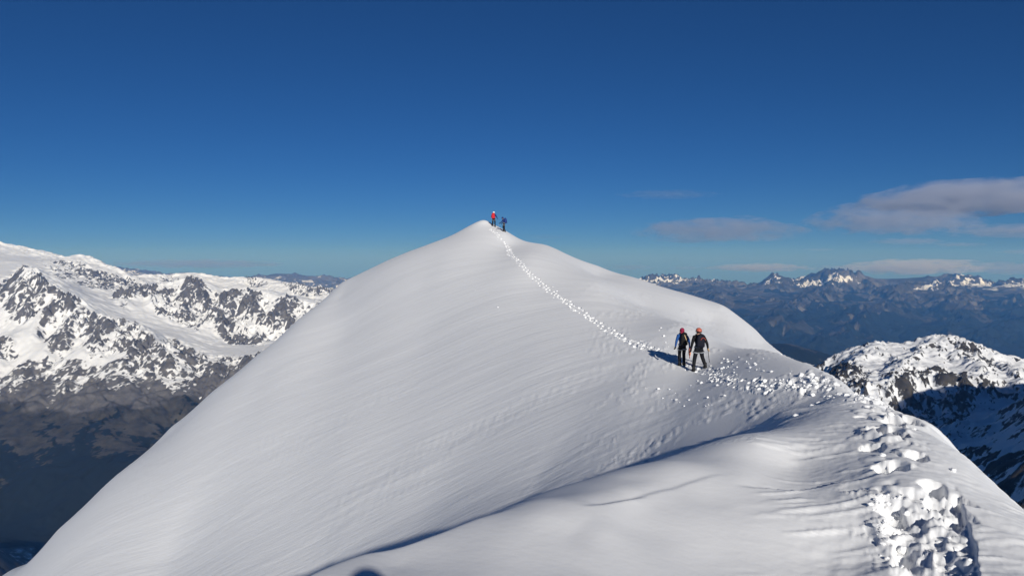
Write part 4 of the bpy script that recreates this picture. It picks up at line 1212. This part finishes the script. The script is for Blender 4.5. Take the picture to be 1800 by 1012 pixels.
_px, _py, _tx, _ty, _s = walk(TRAIL, .10)
for x, y, tx, ty in zip(_px, _py, _tx, _ty):
    r = math.hypot(x, y)
    if r < 6.3: continue
    for _ in range(1 if r < 11 else (1 if r < 28 else 1)):
        if crng.random() > (.28 if r < 11 else (.4 if r < 28 else .22)): continue
        o = crng.normal(0, .16 if r < 11 else (.42 if r < 27 else .17))
        cp.append((x - ty * o, y + tx * o, float(np.clip(crng.lognormal(math.log(.022 if r < 11 else .042), .5), .012, .035 if r < 11 else .11))))
for u, v, n, su, sv in [(1390,676,34,60,10),(1430,668,26,35,10),(1300,655,14,45,14),(1270,640,12,35,14),(1330,640,14,40,14),(1200,690,14,70,30),(1160,600,7,40,18),(1255,668,16,25,6),(1220,700,8,40,25),(820,520,3,30,20),(1560,930,40,22,40),(1545,890,20,18,20)]:
    for _ in range(n):
        uu, vv = crng.normal(u, su * .6), crng.normal(v, sv * .6)
        if vv > 1000 or uu > 1730: continue
        h = ground_hit(uu, vv)
        r = math.hypot(h[0], h[1])
        cp.append((h[0], h[1], float(np.clip(crng.lognormal(math.log(.012 if r < 7 else (.036 if r < 40 else .045)), .5), .006, .022 if r < 7 else .1))))
_n = int(TREAD_CLODS)
for _ in range(_n):
    uu, vv = crng.uniform(1545, 1705), crng.uniform(865, 1005)
    h = ground_hit(uu, vv); cp.append((h[0], h[1], float(np.clip(crng.lognormal(math.log(.013), .55), .006, .032))))
cp = np.array(cp); cz = ridge_z(cp[:, 0], cp[:, 1])
app = cp[:, 2] / np.hypot(cp[:, 0], cp[:, 1])
order = np.argsort(-app); big = set(order[:40].tolist())
vs, fs, nv = [], [], 0
src = [(np.array([v.co[:] for v in m.vertices]), np.array([p.vertices[:] for p in m.polygons])) for m in [clod_mesh(90 + s, 1) for s in range(5)]]
for i, ((x, y, s), z) in enumerate(zip(cp, cz)):
    a = crng.uniform(0, 6.28); sx, sy, sz = s * crng.uniform(.8, 1.3), s * crng.uniform(.8, 1.3), s * crng.uniform(.55, .85)
    if i in big:
        o = bpy.data.objects.new('snow_clod', clods[i % 6]); COL.objects.link(o)
        o.location = (x, y, z + sz * .35); o.rotation_euler = (crng.uniform(-.3, .3), crng.uniform(-.3, .3), a); o.scale = (sx, sy, sz)
        r = math.hypot(x, y)
        if r < 6.3: lab, grp = 'loose lump of snow in the deeply trodden patch in front', 'snow lumps in the trodden patch'
        elif r < 13: lab, grp = 'loose lump of snow beside the deep footprints on the near crest', 'snow lumps by the near footprints'
        else: lab, grp = 'loose lump of snow strewn along the track before the climbers', 'snow lumps along the far track'
        tag(o, lab, 'snow lump', grp)
        continue
    V, Fc = src[i % 5]; c, q = math.cos(a), math.sin(a)
    W = V * [sx, sy, sz]
    vs.append(np.stack([W[:, 0] * c - W[:, 1] * q + x, W[:, 0] * q + W[:, 1] * c + y, W[:, 2] + z + sz * .3], -1)); fs.append(Fc + nv); nv += len(V)
me = mesh_np('loose_snow', np.vstack(vs), np.zeros((0, 4), np.int32), smooth=False, tris=np.vstack(fs))
add_attr(me, 'streak', np.zeros(nv)); add_attr(me, 'grain', np.full(nv, .3))
tag(link('loose_snow', me, snow_mat), 'loose crumbs of snow scattered along the track', kind='stuff')
